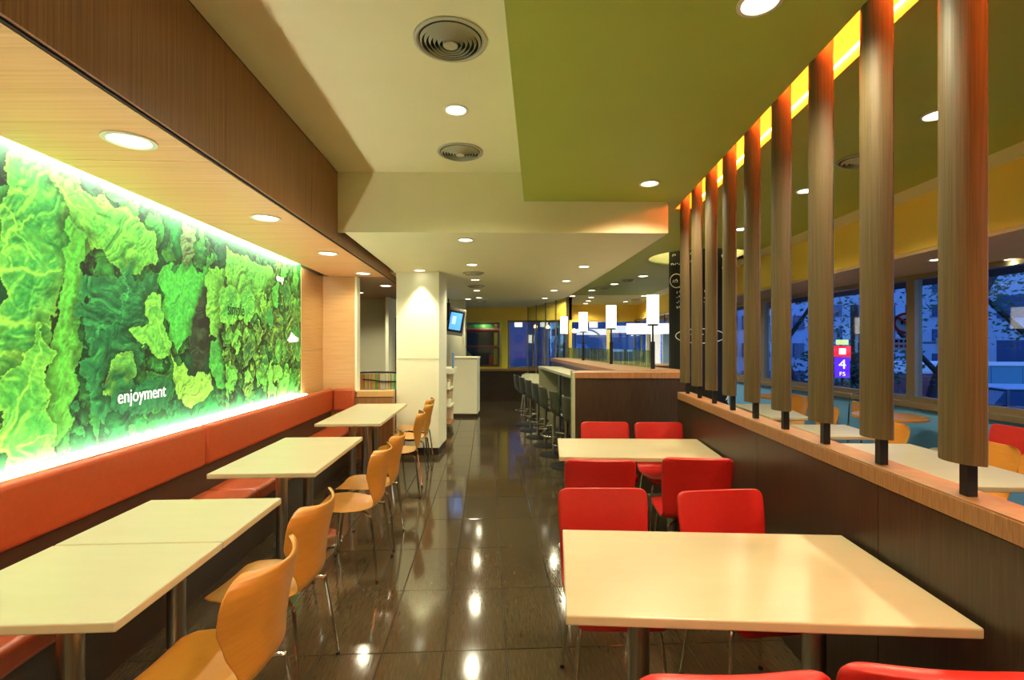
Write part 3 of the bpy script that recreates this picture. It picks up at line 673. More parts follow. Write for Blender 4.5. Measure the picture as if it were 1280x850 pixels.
# facing -x is +90 degrees: back (local -y) towards +x
def back_at(x, y, deg, off=.255): a = math.radians(deg); return (x-math.sin(a)*off, y+math.cos(a)*off)
for (bx, by, deg, lb) in [(-.735,1.59,88,'nearest honey ply chair, its curved back towards the aisle at first bench table'),
     (-.815,2.17,88,'honey ply chair at second square table, just behind the nearest chair'),
     (-.815,3.26,90,'first honey ply chair at the middle long table'),
     (-.83,3.74,92,'second honey ply chair at the middle long table, overlapping its neighbour'),
     (-.885,4.93,97,'first honey ply chair at the farthest bench table'),
     (-.915,5.62,92,'second honey ply chair at farthest bench table, near column foot'),
     (-.985,6.15,90,'last honey ply chair, close against the white column')]:
    x, y = back_at(bx, by, deg); put_ply(x, y, deg, lb)
G3 = 'honey shell chairs in the window area'
for (bx, by, deg, lb) in [(3.88,6.5,95,'orange ply chair farthest behind the slats, left of hedge window'),
     (3.56,5.4,88,'honey ply chair beside the far window-area table'),
     (3.40,4.28,88,'honey ply chair at small middle window-area table'),
     (3.40,3.40,90,'honey ply chair behind the nearest window-area table'),
     (3.36,2.93,92,'honey ply chair at picture edge by nearest window-area table')]:
    x, y = back_at(bx, by, deg); put_ply(x, y, deg, lb, G3)
rc = None
def put_red(x, y, deg, label, group='red padded chairs by the partition'):
    global rc
    if rc is None: rc = red_chair(label, group); o = rc
    else: o = copy_tree(rc); tag(o, label, None, group)
    o.location = (x, y, 0); o.rotation_euler = (0,0,math.radians(deg)); return o
for (bx, by, deg, lb) in [(.422,2.29,180,'red padded chair facing camera at far side of nearest table, aisle side'),
     (.955,2.26,186,'red padded chair facing camera at nearest table, partition side, slightly turned'),
     (.515,2.84,-4,'red padded chair seen from behind at second table, aisle side'),
     (1.10,2.88,-5,'red padded chair seen from behind at second table, beside partition'),
     (.80,4.23,180,'farthest red padded chair, aisle side of second table'),
     (1.26,4.21,180,'farthest red padded chair beside partition, far side of second table'),
     (.455,.985,2,'red chair back cut by bottom edge, aisle side of nearest table'),
     (.895,1.0,-6,'red chair back cut by bottom edge, partition side of nearest table')]:
    x, y = back_at(bx, by, deg, .245); put_red(x, y, deg, lb)
x, y = back_at(4.42-.3, 3.95, 100, .245); put_red(x, y, 100, 'red padded chair by the window beyond the slats', 'red padded chair in window area')
# tube chair by the window
t = thing('bistro_chair', 'steel tube chair with pale pad beside the window', 'chair', (3.95,5.95,0), math.radians(75))
MB().tube(ease([(-.19,-.2,.0),(-.19,-.2,.45),(-.19,-.22,.78),(-.15,-.235,.88),(0,-.24,.9),(.15,-.235,.88),(.19,-.22,.78),(.19,-.2,.45),(.19,-.2,0)],5), .011).build('back_frame', M['chrome'], t, smooth=True)
for a in (-1,1): MB().tube([(.19*a,.2,0),(.19*a,.2,.44),(.19*a,-.2,.44)], .011).build('leg', M['chrome'], t, smooth=True)
MB().box(-.2,.2,-.2,.22,.435,.47).build('seat_pad', M['ply'], t, bevel=.012)
MB().hexa([(-.15,-.235,.62),(.15,-.235,.62),(.15,-.215,.62),(-.15,-.215,.62)],[(-.15,-.245,.8),(.15,-.245,.8),(.15,-.225,.8),(-.15,-.225,.8)]).build('back_pad', M['ply'], t, bevel=.006)
t = thing('low_stool', 'pale round wooden stool under the window ledge', 'stool', (4.28,4.75,0))
MB().lathe([(.16,.42),(.17,.43),(.17,.45),(.16,.46)], (0,0,0), 28).build('seat', M['top'], t, smooth=True)
MB().lathe([(.03,.02),(.03,.42)], (0,0,0), 12).build('pole', M['steel'], t, smooth=True); MB().lathe([(.15,0),(.15,.015),(.03,.025)], (0,0,0), 24).build('base_disc', M['chrome'], t, smooth=True)

# ================================================================== PARTITION with ledge and slats
pt = struct(MB().fbox(RF, -2.2, 4.62, 1.19, 1.27, 0, .985).build('wall_partition', M['wenge']))
pj = [-2.2,-1.0,.2]
pjs = [RF.v_of(x, 1.178) for x in (1098.75, 946.5)]
pj = sorted([-2.2,-.95,.30] + pjs + [4.62])
for a, b in zip(pj[:-1], pj[1:]):
    MB().fbox(RF, a+.0015, b-.0015, 1.175, 1.19, 0, .99).build('panel', M['wenge'], pt)
MB().fbox(RF, -2.2, 4.60, 1.165, 1.285, .995, 1.055).build('ledge_cap', M['ledge'], pt, bevel=.003)
MB().fbox(RF, -2.2, 4.597, 1.167, 1.283, 1.0552, 1.0595).build('ledge_top', M['ledge_top'], pt)
sp = [859.5,874.6,893,916,944.7,981.6,1031.6,1102,1210.6]
SDv = 1.212
lens_o = None
def lens(a, b, n=14):
    out = []
    for i in range(n+1):
        s = -1+2*i/n; out.append((b*(1-s*s)**.6*.55-.010, a*s))
    for i in range(n-1, 0, -1):
        s = -1+2*i/n; out.append((-b*(1-s*s)**.6*1.2-.010, a*s))
    return out
order = ['farthest','second farthest','third farthest','fourth farthest','middle','fourth nearest','third nearest','second nearest','nearest']
for k, px in enumerate(sp):
    v = RF.v_of(px, SDv); base_p = RF.at(v, SDv, 1.0595)
    t = thing('wooden_slat', '%s upright grey-brown wood slat on black post along the partition ledge' % order[k], 'slat', base_p, math.radians(-4.5), 'upright slats on the partition')
    if lens_o is None:
        sh = MB().prism(lens(.074,.044), .10, 1.83); lens_o = sh.build('board', M['slat'], t, smooth=True)
        pin = MB().box(-.014,.014,-.014,.014,0,.115).build('post', M['black'], t)
        MB().box(-.01,.01,-.01,.01,1.82,1.99).build('top_pin', M['black'], t)
    else:
        for ch in first_t.children: c = ch.copy(); C.objects.link(c); c.parent = t
    if k == 0: first_t = t

# ================================================================== BAR BLOCK, COUNTER, STOOLS
YB = 4.9
bb = struct(MB().prism([(.634,YB),(1.75,YB),(1.75,YB+.12),(.634,YB+.12)], 0, 1.153).build('wall_bar_end', M['wenge']))
MB().box(.606, .634, YB-.004, YB+.12, 0, 1.214).build('edge_post', M['barlam'], bb)
MB().box(.632, 1.76, YB-.012, YB+.36, 1.155, 1.215).build('ledge_cap', M['ledge'], bb, bevel=.003)
# the screen wall with its wide cap
c0, c1 = Vector((1.13,5.2)), Vector((.862,8.95)); e0, e1 = Vector((1.72,5.2)), Vector((1.16,10.1))
sw = struct(MB().prism([c0+Vector((.03,0)),(1.66,5.22),(1.12,10.0),(.80,9.9)], 0, 1.153).build('wall_screen', M['wenge']))
MB().prism([c0, (1.9,5.2), (1.2,10.1), (.775,9.95)], 1.155, 1.215).build('ledge_cap', M['ledge'], sw, bevel=.003)
MB().prism([c0+Vector((.004,.02)), (1.89,5.21), (1.19,10.09), (.78,9.94)], 1.2152, 1.2175).build('ledge_top', M['ledge_top'], sw)
# bar counter
bt = thing('bar_counter', 'long pale green bar counter behind the dark partition block', 'counter', (.75,7,0))
def bedge(y): return .77 - .1017*(y-5.95)
def badd(o): return adopt(o, bt)
badd(MB().prism([(bedge(5.05),5.05),(c0.x-.0,5.05),(c0.x-.005,5.2),(.88,8.65),(bedge(8.85),8.85)], 1.062, 1.10).build('worktop', M['barlam'], bevel=.003))
badd(MB().prism([(bedge(8.80)+.01,8.80),(.862,8.70),(.866,8.74),(bedge(8.84)+.01,8.84)], 0, 1.062).build('gable_panel', M['barlam']))
for y in (6.1, 7.4): badd(MB().tube([(bedge(y)+.1,y,0),(bedge(y)+.1,y,1.06)], .025, 12).build('leg', M['steel'], smooth=True))
# stools
def make_stool(label):
    t = thing('bar_stool', label, 'stool', (0,0,0), 0, 'dark bar stools along the counter')
    MB().lathe([(.2,0),(.2,.008),(.03,.03)], (0,0,0), 32).build('base_disc', M['black'], t, smooth=True)
    MB().lathe([(.024,.02),(.024,.6)], (0,0,0), 16).build('pole', M['steel'], t, smooth=True)
    r = [(.17*math.cos(a), .17*math.sin(a), .27) for a in [2*math.pi*k/28 for k in range(28)]]
    MB().tube(r, .010, 8, closed=True).build('footrest', M['chrome'], t, smooth=True)
    MB().tube([(0,0,.27),(0,.17,.27)], .008).build('footrest_bar', M['chrome'], t)
    vs, fs = shell_mesh([(0,.19,.60),(0,.12,.625),(0,0,.62),(0,-.11,.625),(0,-.165,.68),(0,-.185,.78),(0,-.20,.925)], [(0,.14),(.05,.18),(.2,.19),(.5,.185),(.9,.185),(.97,.175),(1,.155)], .022, lambda q: .045*min(1,max(0,(q-.45)/.3)))
    o = mesh('seat_shell', vs, fs, M['stool'], t, True)
    MB().lathe([(.08,.59),(.1,.6)], (0,0,0), 20).build('seat_mount', M['black'], t, smooth=True)
    return t
so = None
ords = ['nearest','second','third','fourth','fifth','sixth','farthest']
tops = [(701.5,493.5),(686,486),(672.7,481),(663.7,477),(656,473),(648.3,469),(642,466.4)]
for k, (px, py) in enumerate(tops):
    Z = .575*F/(py-HY); x = (px-CX)*Z/F
    Z = min(Z, 5.45+.62*k)
    deg = -78
    lb = '%s dark green bar stool of the row at the pale counter' % ords[k]
    if so is None: so = make_stool(lb); o = so
    else: o = copy_tree(so); tag(o, lb)
    x = (px-CX)*Z/F
    a = math.radians(deg); o.location = (x-math.sin(a)*.195+.02, Z+math.cos(a)*.19-.12, 0); o.rotation_euler = (0,0,a)
# cream chair beyond
t = thing('tub_chair', 'cream rounded tub chair beyond the bar stools', 'chair', (.42,11.0,0), math.radians(170))
vs, fs = shell_mesh([(0,.22,.42),(0,.1,.44),(0,-.12,.44),(0,-.2,.5),(0,-.23,.66),(0,-.25,.82)], [(0,.2),(.1,.24),(.5,.25),(.85,.25),(.95,.22),(1,.14)], .03, lambda q: .1*min(1,max(0,(q-.4)/.3)))
mesh('seat_shell', vs, fs, M['white'], t, True); chair_legs(t)
# lamps on the screen wall
lamps = [((816,461),(808.5,823.5),369,405),((764,455),(758,770.5),382,410),((729,450.5),(724,734.5),390.5,414),((705,447),(700.5,709.5),396,417)]
on = ['nearest','second nearest','third nearest','farthest']
for k,((px,py),(xa,xb),ya,yb) in enumerate(lamps):
    x, y, _ = P(px, py, 1.2175); t = thing('post_lamp', '%s white cylinder lamp on a black post along the wooden screen ledge' % on[k], 'lamp', (x,y,1.2175), 0, 'cylinder lamps along the screen ledge')
    zb = H+(HY-yb)*y/F-1.2175; zt = H+(HY-ya)*y/F-1.2175; r = (xb-xa)/2*y/F
    MB().lathe([(r*.98,zb),(r,zb+.005),(r,zt-.005),(r*.98,zt)], (0,0,0), 28).build('lamp_shade', M['shade'], t, smooth=True)
    MB().lathe([(r*.85,zb-.02),(r*.9,zb-.001)], (0,0,0), 20).build('shade_holder', M['black'], t, smooth=True)
    MB().lathe([(.011,.2),(.011,zb-.01)], (0,0,0), 12).build('thin_rod', M['black'], t, smooth=True)
    MB().lathe([(.024,0),(.024,.31)], (0,0,0), 16).build('post', M['black'], t, smooth=True)
# striped glass rail
gr = thing('glass_rail', 'low green striped glass screen standing on the wooden ledge behind lamps', 'glass screen', (1.4,7.5,1.2175))
ra, rb = Vector((1.66,5.66)), Vector((1.13,9.95))
for k in range(4):
    a = ra.lerp(rb, k/4+.004); b = ra.lerp(rb, (k+1)/4-.004); q = Vector((.004,.0005))
    adopt(MB().prism([a-q,b-q,b+q,a+q], 1.2178, 1.425).build('pane', M['glass_rail']), gr)
mb = MB(); mg = MB()
for k in range(64):
    a = ra.lerp(rb, (k+.5)/64); (mb if k%3 else mg).prism([a+Vector((-.006,-.004)),a+Vector((-.006,.004)),a+Vector((-.0045,.004)),a+Vector((-.0045,-.004))], 1.222, 1.42)
o = adopt(mb.build('stripe_film', mat('green_stripe', (.20,.26,.10), .5)), gr); o['kind'] = 'stuff'
o = adopt(mg.build('stripe_film', mat('yellow_stripe', (.55,.55,.15), .5)), gr); o['kind'] = 'stuff'
t = thing('side_table', 'pale square table beyond the bar counter end', 'table', (1.12,10.8,0))
cd = MB().hexa([(.83,10.6,.7405),(.91,10.6,.7405),(.91,10.66,.7405),(.83,10.66,.7405)],[(.80,10.625,.93),(.83,10.625,.93),(.83,10.635,.93),(.80,10.635,.93)]).build('menu_card', mat('red_card', (.5,.03,.04), .5)); tag(cd, 'small red folded menu card on pale table beyond bar', 'card')
MB().box(-.35,.35,-.3,.3,.71,.74).build('tabletop', M['top'], t, bevel=.004); MB().lathe([(.03,.02),(.03,.71)], (0,0,0), 12).build('pole', M['steel'], t); MB().lathe([(.2,0),(.2,.01),(.03,.02)], (0,0,0), 24).build('base_disc', M['chrome'], t)

# ================================================================== CHALKBOARD COLUMN
cc = struct(MB().lathe([(.40,0),(.40,ZG+.27)], (COL[0],COL[1],0), 64).build('column_chalkboard', mat('black_board', (.016,.017,.014), .7, spec=.2), smooth=True))
chalk = mat('white_chalk', (.9,.9,.86), .6)
a_cam = math.atan2(-COL[1], -COL[0])
def on_col(px, py):          # pixel column to angle on the round column, as read off the photograph
    d = (px-872.5)/35.0; d = max(-.97,min(.97,d)); a = a_cam + math.asin(d); x = COL[0]+.404*math.cos(a); y = COL[1]+.404*math.sin(a)
    return (x, y, H+(HY-py)*y/F)
def chalk_line(pts, r=.007): adopt(MB().tube([on_col(*p) for p in ease([(a,b,0) for a,b in pts],4) for p in [(p.x,p.y)]], r, 5).build('chalk_line', chalk), cc)
chalk_line([(846+8*math.cos(a)*1.0+2, 351+8.5*math.sin(a)) for a in [k*.35 for k in range(19)]])
chalk_line([(875+28*math.cos(a), 420+9*math.sin(a)) for a in [k*.35 for k in range(19)]])
chalk_line([(903,316),(899,320),(903,326),(900,335),(904,342),(907,352),(903,362),(905,372)], .008)
chalk_line([(903,409),(907,411),(911,412)])
chalk_line([(884,460),(886,452),(891,451),(893,458),(889,462)])
chalk_line([(904,500),(908,494),(911,500),(906,503),(914,502)], .008)
rr = random.Random(9); mb = MB()
def scribble(x, y, n, h=3.2):
    for k in range(n):
        pts = [on_col(x+k*2.3+rr.uniform(-.8,.8), y+rr.uniform(-h/2,h/2)) for _ in range(4)]
        mb.tube(pts, .005, 4)
scribble(844,319,2,4); scribble(853,318,1,4); scribble(862,317,5,4); scribble(842,330,5,2.5); scribble(844,351,3,5); scribble(862,327,4)
for y in (365,371,377,384): scribble(849,y,3); 
for y in (364,372,377): scribble(880,y,4)
for y in (418,): scribble(862,y,8,2)
for y in (458,464,470,476,482): scribble(901+rr.uniform(0,2),y,3,2.4)
o = adopt(mb.build('chalk_writing', chalk), cc); o['kind'] = 'stuff'

# ================================================================== CEILING LIGHTS AND VENTS
lens_cache = {}
def downlight(px, py, z, label, power, r=.08, group='recessed round downlights', spot=True, size=2.6, pos=None):
    if pos: x, y = pos
    else: x, y, _ = P(px, py, z)
    t = thing('downlight', label, 'ceiling light', (x,y,z), 0, group)
    key = round(r,3)
    if key not in lens_cache:
        a = MB().lathe([(r,-.001),(r,-.006),(r*.8,-.008),(r*.74,.004)], (0,0,0), 28, caps=False).build('ring', M['trimring'], t, smooth=True)
        b = MB().lathe([(r*.76,-.0025),(r*.76,-.001)], (0,0,0), 24).build('lens', M['lens'], t)
        lens_cache[key] = (a.data, b.data)
    else:
        for nm, d in zip(('ring','lens'), lens_cache[key]): link(bpy.data.objects.new(nm, d), t)
    if spot:
        ld = bpy.data.lights.new('bulb', 'SPOT'); ld.energy = power; ld.color = WARM; ld.spot_size = size; ld.spot_blend = .6; ld.shadow_soft_size = .035
        lo = bpy.data.objects.new('bulb', ld); link(lo, t); lo.location = (0,0,-.02)
    return t
OW = ['first','second','third','fourth','fifth','sixth','seventh','eighth','ninth','tenth']
for k,(px,py) in enumerate([(162,175),(332,272),(410,316.5),(454,341.5),(482,357)]):
    downlight(px, py, ZS, '%s bright round downlight along the oak soffit above the bench' % OW[k], P_SOFF, .10)
downlight(570,137,ZU,'round downlight between the two big round vents in cream ceiling', P_UP)
downlight(950,2,ZG,'downlight in the green ceiling cut by the top picture edge', P_GREEN)
downlight(812,229,ZG,'downlight in green ceiling just before the cream beam', P_GREEN)
downlight(1008,238,ZG,'downlight in green ceiling seen between two slats', P_GREEN)
downlight(1172,143,ZG,'downlight in green ceiling half hidden by the nearest slat', P_GREEN)
for k,(px,py) in enumerate([(582,299.5),(590,330.5),(594,349.5),(596,363),(598.6,372)]):
    downlight(px, py, ZL, '%s downlight of the aisle row in the low cream ceiling' % OW[k], P_LOW*(1 if k < 3 else .6))
for k,(px,py) in enumerate([(730,333),(708,351),(692.5,363),(681,372.5)]):
    downlight(px, py, ZL, '%s downlight of the bar-side row in the low cream ceiling' % OW[k], P_LOW*(1 if k < 3 else .6), spot=(k != 3))
downlight(631,384.5,ZL,'small downlight above the yellow post at the far wall', P_LOW*.5)
for k,(px,py) in enumerate([(804,345),(768,355),(739.6,363)]):
    downlight(px, py, ZG, '%s downlight of the far green ceiling above the lamps' % OW[k], P_FAR, .1)
for k,(px,py) in enumerate([(715.5,370),(739,371.6),(735.6,376),(732,379.3),(782,377),(805,369.7)]):
    downlight(px, py, ZG, '%s downlight among the far cluster in cream ceiling strip' % OW[k], P_FAR*.8, .1, spot=(k in (0,3,4)))
for k,(px,py) in enumerate([(1172,324),(1266,323.5)]):
    downlight(px, py, ZW-.03, '%s downlight in the tan soffit above windows' % OW[k], 9, .075)
downlight(927,286,ZG,'downlight in green ceiling behind fourth farthest slat', P_GREEN*.7)
# unseen lights added behind the camera, as if the ceiling rows continue
for k, (x, y, z, pw) in enumerate([(-1.62,.35,ZS,P_SOFF),(-1.62,-1.4,ZS,P_SOFF),(-.35,.1,ZU,P_UP),(-.3,-1.8,ZU,P_UP),(.95,-.3,ZG,P_GREEN),(2.2,.6,ZG,P_GREEN),(2.3,-1.8,ZG,P_GREEN)]):
    downlight(0, 0, z, '%s added downlight continuing the ceiling rows behind the viewpoint' % OW[k], pw, .1, pos=(x,y))
downlight(0,0,ZL,'downlight grazing the top of the white column front', 75, .085, pos=(-1.22,6.44), size=1.2)
downlight(0,0,2.4,'added downlight inside the play area behind the far glass', 30, .085, pos=(-.7,13.45), size=2.6)  # unseen lamp, added because the play area came out too dark
downlight(0,0,ZS,'added downlight over the stair beyond the bench end wall', 90, .085, pos=(-2.6,8.3), size=2.6)  # extra lamp added to lift the dark stairwell and its wall
downlight(0,0,ZL,'downlight by the screen on the white pier', 30, .085, pos=(-.95,10.55), size=2.2)
# vents
def vent(px, py, z, r, label, n=6):
    x, y, _ = P(px, py, z); t = thing('round_vent', label, 'air vent', (x,y,z), 0, 'round ceiling air vents')
    MB().lathe([(r,-.001),(r,-.008),(r*.93,-.012),(r*.88,-.008),(r*.86,-.001)], (0,0,0), 48, caps=False).build('rim', M['ventm'], t, smooth=True)
    MB().lathe([(r*.86,-.0012),(.0,-.0014)], (0,0,0), 40, caps=False).build('dark_throat', M['dark'], t)
    for k in range(n-1):
        a = r*(.26+.6*(k+.25)/(n-1)); MB().lathe([(a,-.028+.002*k),(a+r*.055,-.008),(a+r*.065,-.009),(a+r*.012,-.032+.002*k),(a,-.028+.002*k)], (0,0,0), 44, caps=False).build('louvre_ring', M['ventm'], t, smooth=True)
    MB().lathe([(r*.21,-.012),(r*.2,-.030),(0,-.034)], (0,0,0), 32).build('centre_cone', M['ventm'], t, smooth=True)
    return t
vent(563,50,ZU,.18,'large round louvred air vent nearest in the cream ceiling')
vent(575.3,189.7,ZU,.178,'second round louvred air vent near the cream beam')
vent(592,341,ZL,.15,'first dark round vent in the low cream ceiling',4)
vent(595,357.5,ZL,.15,'second dark round vent in the low cream ceiling',4)
vent(600,376,ZL,.15,'third dark round vent in the low cream ceiling',4)
vent(753,359,ZG,.2,'round vent in the far green ceiling above the lamps',4)
vent(785,350,ZG,.12,'small round vent in far green ceiling near chalkboard column',4)
vent(1073,200,ZG,.13,'round vent in green ceiling behind second nearest slat',4)
vent(795,374,ZG,.14,'round vent in the far cream ceiling strip',4)

# ================================================================== BACK OF THE AISLE
t = thing('service_counter', 'tall white service counter with rounded top at the aisle end', 'counter', (-.97,10.3,0))
MB().prism([(-.255,-.25),(.255,-.25),(.275,.25),(-.255,.25)], .06, 1.19).build('body', M['white'], t, bevel=.01)
MB().prism([(-.265,-.27),(.27,-.27),(.29,.27),(-.265,.27)], 1.192, 1.235).build('worktop', M['white'], t, bevel=.018)
MB().box(-.25,.25,-.24,.24,0,.06).build('plinth', M['plinth'], t)
pier = struct(MB().box(-1.62, -1.06, 11.0, 11.3, 0, ZL).build('wall_pier', M['white']))
MB().box(-1.09,-1.055,10.95,11.0,0,ZL).build('corner_trim', M['white'], pier)
tv = thing('wall_screen', 'tilted flat screen with blue picture hanging on white pier', 'screen', (-1.23,10.6,1.98), math.radians(24))
tv.rotation_euler = (math.radians(6), math.radians(9), math.radians(14))
MB().box(-.2,.2,-.03,.03,-.29,.29).build('casing', mat('grey_plastic', (.2,.2,.17), .4), tv, bevel=.01)
MB().box(-.17,.17,-.036,-.031,-.22,.24).build('bezel', M['black'], tv)
MB().box(-.125,.125,-.040,-.037,-.17,.2).build('display', mat('screen_picture', (.05,.2,.6), .4, emit=(.10,.36,.95), es=1.2), tv)
MB().box(-.08,.0,-.0415,-.0405,-.05,.12).build('picture_patch', mat('screen_pale', (.3,.5,.8), .4, emit=(.45,.65,1), es=1), tv)
MB().tube([(0,.03,0),(-.05,.28,.0)], .03, 10).build('bracket', M['black'], tv)
t = thing('wall_speaker', 'narrow black panel hung beside the screen near the ceiling', 'panel', (-1.36,10.45,2.0))
MB().box(-.03,.03,-.06,.06,.0,.38).build('casing', M['black'], t, bevel=.005); MB().tube([(0,0,.38),(0,0,.473)], .012).build('hanger', M['black'], t)
t = thing('condiment_station', 'white condiment shelf with orange back beside the column', 'shelf unit', (-1.12,8.6,0))
MB().box(-.12,.12,-.3,.3,.985,1.085).build('worktop', M['white'], t, bevel=.008)
MB().box(-.12,-.09,-.3,.3,0,.985).build('side_panel', M['white'], t)
MB().box(-.088,-.07,-.3,.3,.02,.98).build('back_board', mat('orange_board', (.5,.12,.03), .5), t)
MB().box(-.07,.05,.28,.3,0,.985).build('side_panel', M['white'], t)
for z in (.12,.42,.72): MB().box(-.07,.07,-.3,.28,z,z+.02).build('shelf', M['white'] if z > .2 else M['ledge'], t)
for k,(y,z,r,h) in enumerate([(-.2,.742,.035,.1),(-.1,.742,.03,.14),(-.2,.442,.04,.12),(-.05,.442,.04,.1)]):
    o = MB().lathe([(r*.8,0),(r,h*.7),(r,h)], (-1.1,8.6+y,z), 16).build('cup_stack', M['white'], smooth=True); tag(o, 'white cup stack on %s shelf of condiment station, %s one' % ('upper' if z > .5 else 'lower', 'nearer' if y < -.15 else 'farther'), 'cup', 'cups in the condiment station')
o = MB().box(-1.02,-1.0,8.3,8.42,1.10,1.36).build('blue_poster', mat('blue_card', (.1,.25,.5), .5)); o.location = (-.0,0,-.013); tag(o, 'narrow blue card standing on condiment station top', 'card')
# striped stair rail
sr_ = thing('stair_rail', 'glass stair rail with colourful vertical stripes above the oak parapet', 'railing', (-2,6.9,0))
cols = [(.12,.42,.12),(.62,.62,.45),(.7,.25,.05),(.30,.5,.25),(.5,.6,.5),(.12,.30,.14),(.65,.5,.1),(.35,.34,.3)]
ms = [mat('stripe_%d' % k, c, .35) for k, c in enumerate(cols)]
xs = -2.22; k = 0; rr = random.Random(3)
while xs < -1.55:
    wd = rr.choice([.012,.018,.024,.01]); adopt(MB().box(xs, xs+wd*.96, 6.9, 6.908, .86, 1.075).build('stripe', ms[rr.randrange(8)]), sr_); xs += wd
adopt(MB().box(-2.22,-1.55,6.912,6.92,.86,1.075).build('glass_pane', M['glass_rail']), sr_)
adopt(MB().tube(ease([(-2.24,6.7,.92),(-2.2,6.78,1.06),(-2.1,6.85,1.10),(-1.8,6.9,1.10),(-1.55,6.92,1.09)],5), .014, 10).build('handrail', M['black'], smooth=True), sr_)
adopt(MB().tube(ease([(-2.1,6.87,1.0),(-2.0,6.88,.995),(-1.8,6.88,.97),(-1.55,6.89,.975)],5), .01, 8).build('lower_rail', M['black'], smooth=True), sr_)

# play structure seen through the far glass
pl = thing('play_frame', 'indoor play frame with maroon padded bars behind far glass', 'play frame', (-.8,13.8,0))
mar = mat('maroon_vinyl', (.22,.02,.05), .4); grn = mat('green_plastic', (.03,.20,.04), .4); blu = mat('navy_net', (.012,.03,.12), .8)
for z, r in ((1.42,.05),(1.87,.06),(.88,.05)): MB().tube([(-.55,-.4,z),(.55,-.4,z)], r, 12).build('padded_bar', mar, pl, smooth=True)
MB().tube([(-.55,-.35,2.08),(.4,-.35,2.08)], .035, 12).build('padded_bar', mat('violet_vinyl', (.2,.1,.25), .4), pl, smooth=True)
for x in (-.5,.35): MB().tube([(x,-.3,.0),(x,-.3,2.4)], .05, 12).build('padded_post', M['yframe'], pl, smooth=True)
MB().lathe([(.36,0),(.34,.1),(.26,.2),(.12,.26),(0,.27)], (-.05,.1,1.86), 24).build('dome', grn, pl, smooth=True)
MB().box(-.55,.5,.1,.14,.9,2.3).build('net', blu, pl); MB().box(-.5,-.25,-.28,-.2,1.93,2.02).build('panel_block', grn, pl)
MB().box(.15,.4,-.2,-.1,.45,1.2).build('red_block', mat('red_plastic', (.4,.03,.03), .4), pl, bevel=.02); MB().lathe([(0,-.16),(.16,0),(0,.16)], (-.45,-.2,1.15), 16, caps=False).build('green_ball', mat('lime_plastic', (.3,.4,.05), .4), pl, smooth=True)
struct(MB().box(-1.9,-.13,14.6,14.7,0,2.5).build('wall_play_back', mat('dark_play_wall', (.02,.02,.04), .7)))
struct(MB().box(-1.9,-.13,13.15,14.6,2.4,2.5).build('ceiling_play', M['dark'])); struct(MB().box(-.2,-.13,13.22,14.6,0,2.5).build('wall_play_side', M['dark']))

# entrance white lightbox and doors near the far wall
t = thing('hanging_light_box', 'long white glowing light box hanging before the far windows', 'light box', (3.6,12.6,0))
MB().prism([(-.62,-.06),(1.0,-.02),(1.0,.14),(-.62,.1)], 1.76, 2.03).build('box', mat('lit_white_acrylic', (1,1,.95), .4, emit=(1,.96,.85), es=1.5), t, bevel=.005)
for x in (.35,.3): MB().tube([(x,.04,2.03),(x,.04,2.75)], .012).build('hanger', M['black'], t); break
t = thing('entrance_partition', 'white entrance frame with pale blue and crimson strips', 'partition', (3.76,12.4,0))
for (a,b,mm_) in ((-.35,-.28,M['white']),(-.22,0,mat('lit_white_panel', (.9,.88,.75), .4, emit=(1,.95,.8), es=.55)),(.06,.24,mat('pale_cyan_panel', (.5,.7,.72), .4)),(.3,.38,mat('dusty_pink', (.5,.3,.25), .4)),(.38,.46,mat('crimson_panel', (.35,.02,.06), .4)),(.46,.56,M['white'])):
    MB().box(a,b,-.04,.04,.8,1.76).build('strip_panel', mm_, t)
MB().box(-.4,.6,-.12,.12,0,.8).build('low_base', M['ledge'], t)
# side counter by the chalkboard column
t = thing('wood_sideboard', 'low wooden sideboard top in front of chalkboard column', 'sideboard', (2.2,8.2,0))
MB().box(-.45,.55,-.5,.3,1.10,1.16).build('worktop', M['ledge'], t, bevel=.004); MB().box(-.42,.52,-.47,.27,0,1.098).build('body', M['wenge'], t)
# ================================================================== OUTSIDE
asph = mat('asphalt', (.05,.06,.08), .8)
struct(MB().box(-60, 5.1, 17, 90, -.2, -.05).build('ground_street', asph)); struct(MB().box(5.1, 90, -40, 90, -1.1, -.9).build('ground_side_street', asph))
struct(MB().fbox(WF, -3, 15.8, 4.95, 6.6, 2.38, 2.46).build('ceiling_awning', mat('dark_awning', (.02,.022,.03), .7)))
def building(x, y, w_, d, h, label, colr, nx, nz, lit=(), rot=0, winc=None):
    t = thing('building', label, 'building', (x,y,-.05), rot)
    MB().box(0,w_,0,d,0,h).build('wall', mat('facade', colr, .8), t)
    wm = winc or mat('dusk_window', (.05,.09,.2), .2); lm = mat('lit_window', (1,.8,.5), .5, emit=(1,.75,.4), es=1.6); n = 0
    dw = w_/nx; dh = h/nz; proto = {}
    for i in range(nx):
        for j in range(nz):
            key = 'l' if (i,j) in lit else 'd'; X = i*dw+dw*.2; Zz = j*dh+dh*.3
            if key not in proto:
                proto[key] = MB().box(0,dw*.6,-.06,.01,0,dh*.5).build('window', lm if key == 'l' else wm, t); o = proto[key]
            else: o = proto[key].copy(); C.objects.link(o)
            o.location = (X,0,Zz)
    MB().box(-.15,w_+.15,-.15,d,h,h+.25).build('parapet', mat('parapet', tuple(c*.8 for c in colr), .8), t)
    # windows on side facing the cafe
    for j in range(nz):
        for i in range(max(2,int(d/dw))):
            if (i+1)*dw > d: break
            key = 's'
            if key not in proto: proto[key] = MB().box(-.06,.01,0,dw*.6,0,dh*.5).build('window', wm, t); o = proto[key]
            else: o = proto[key].copy(); C.objects.link(o)
            o.location = (0,i*dw+dw*.2,j*dh+dh*.3)
    return t
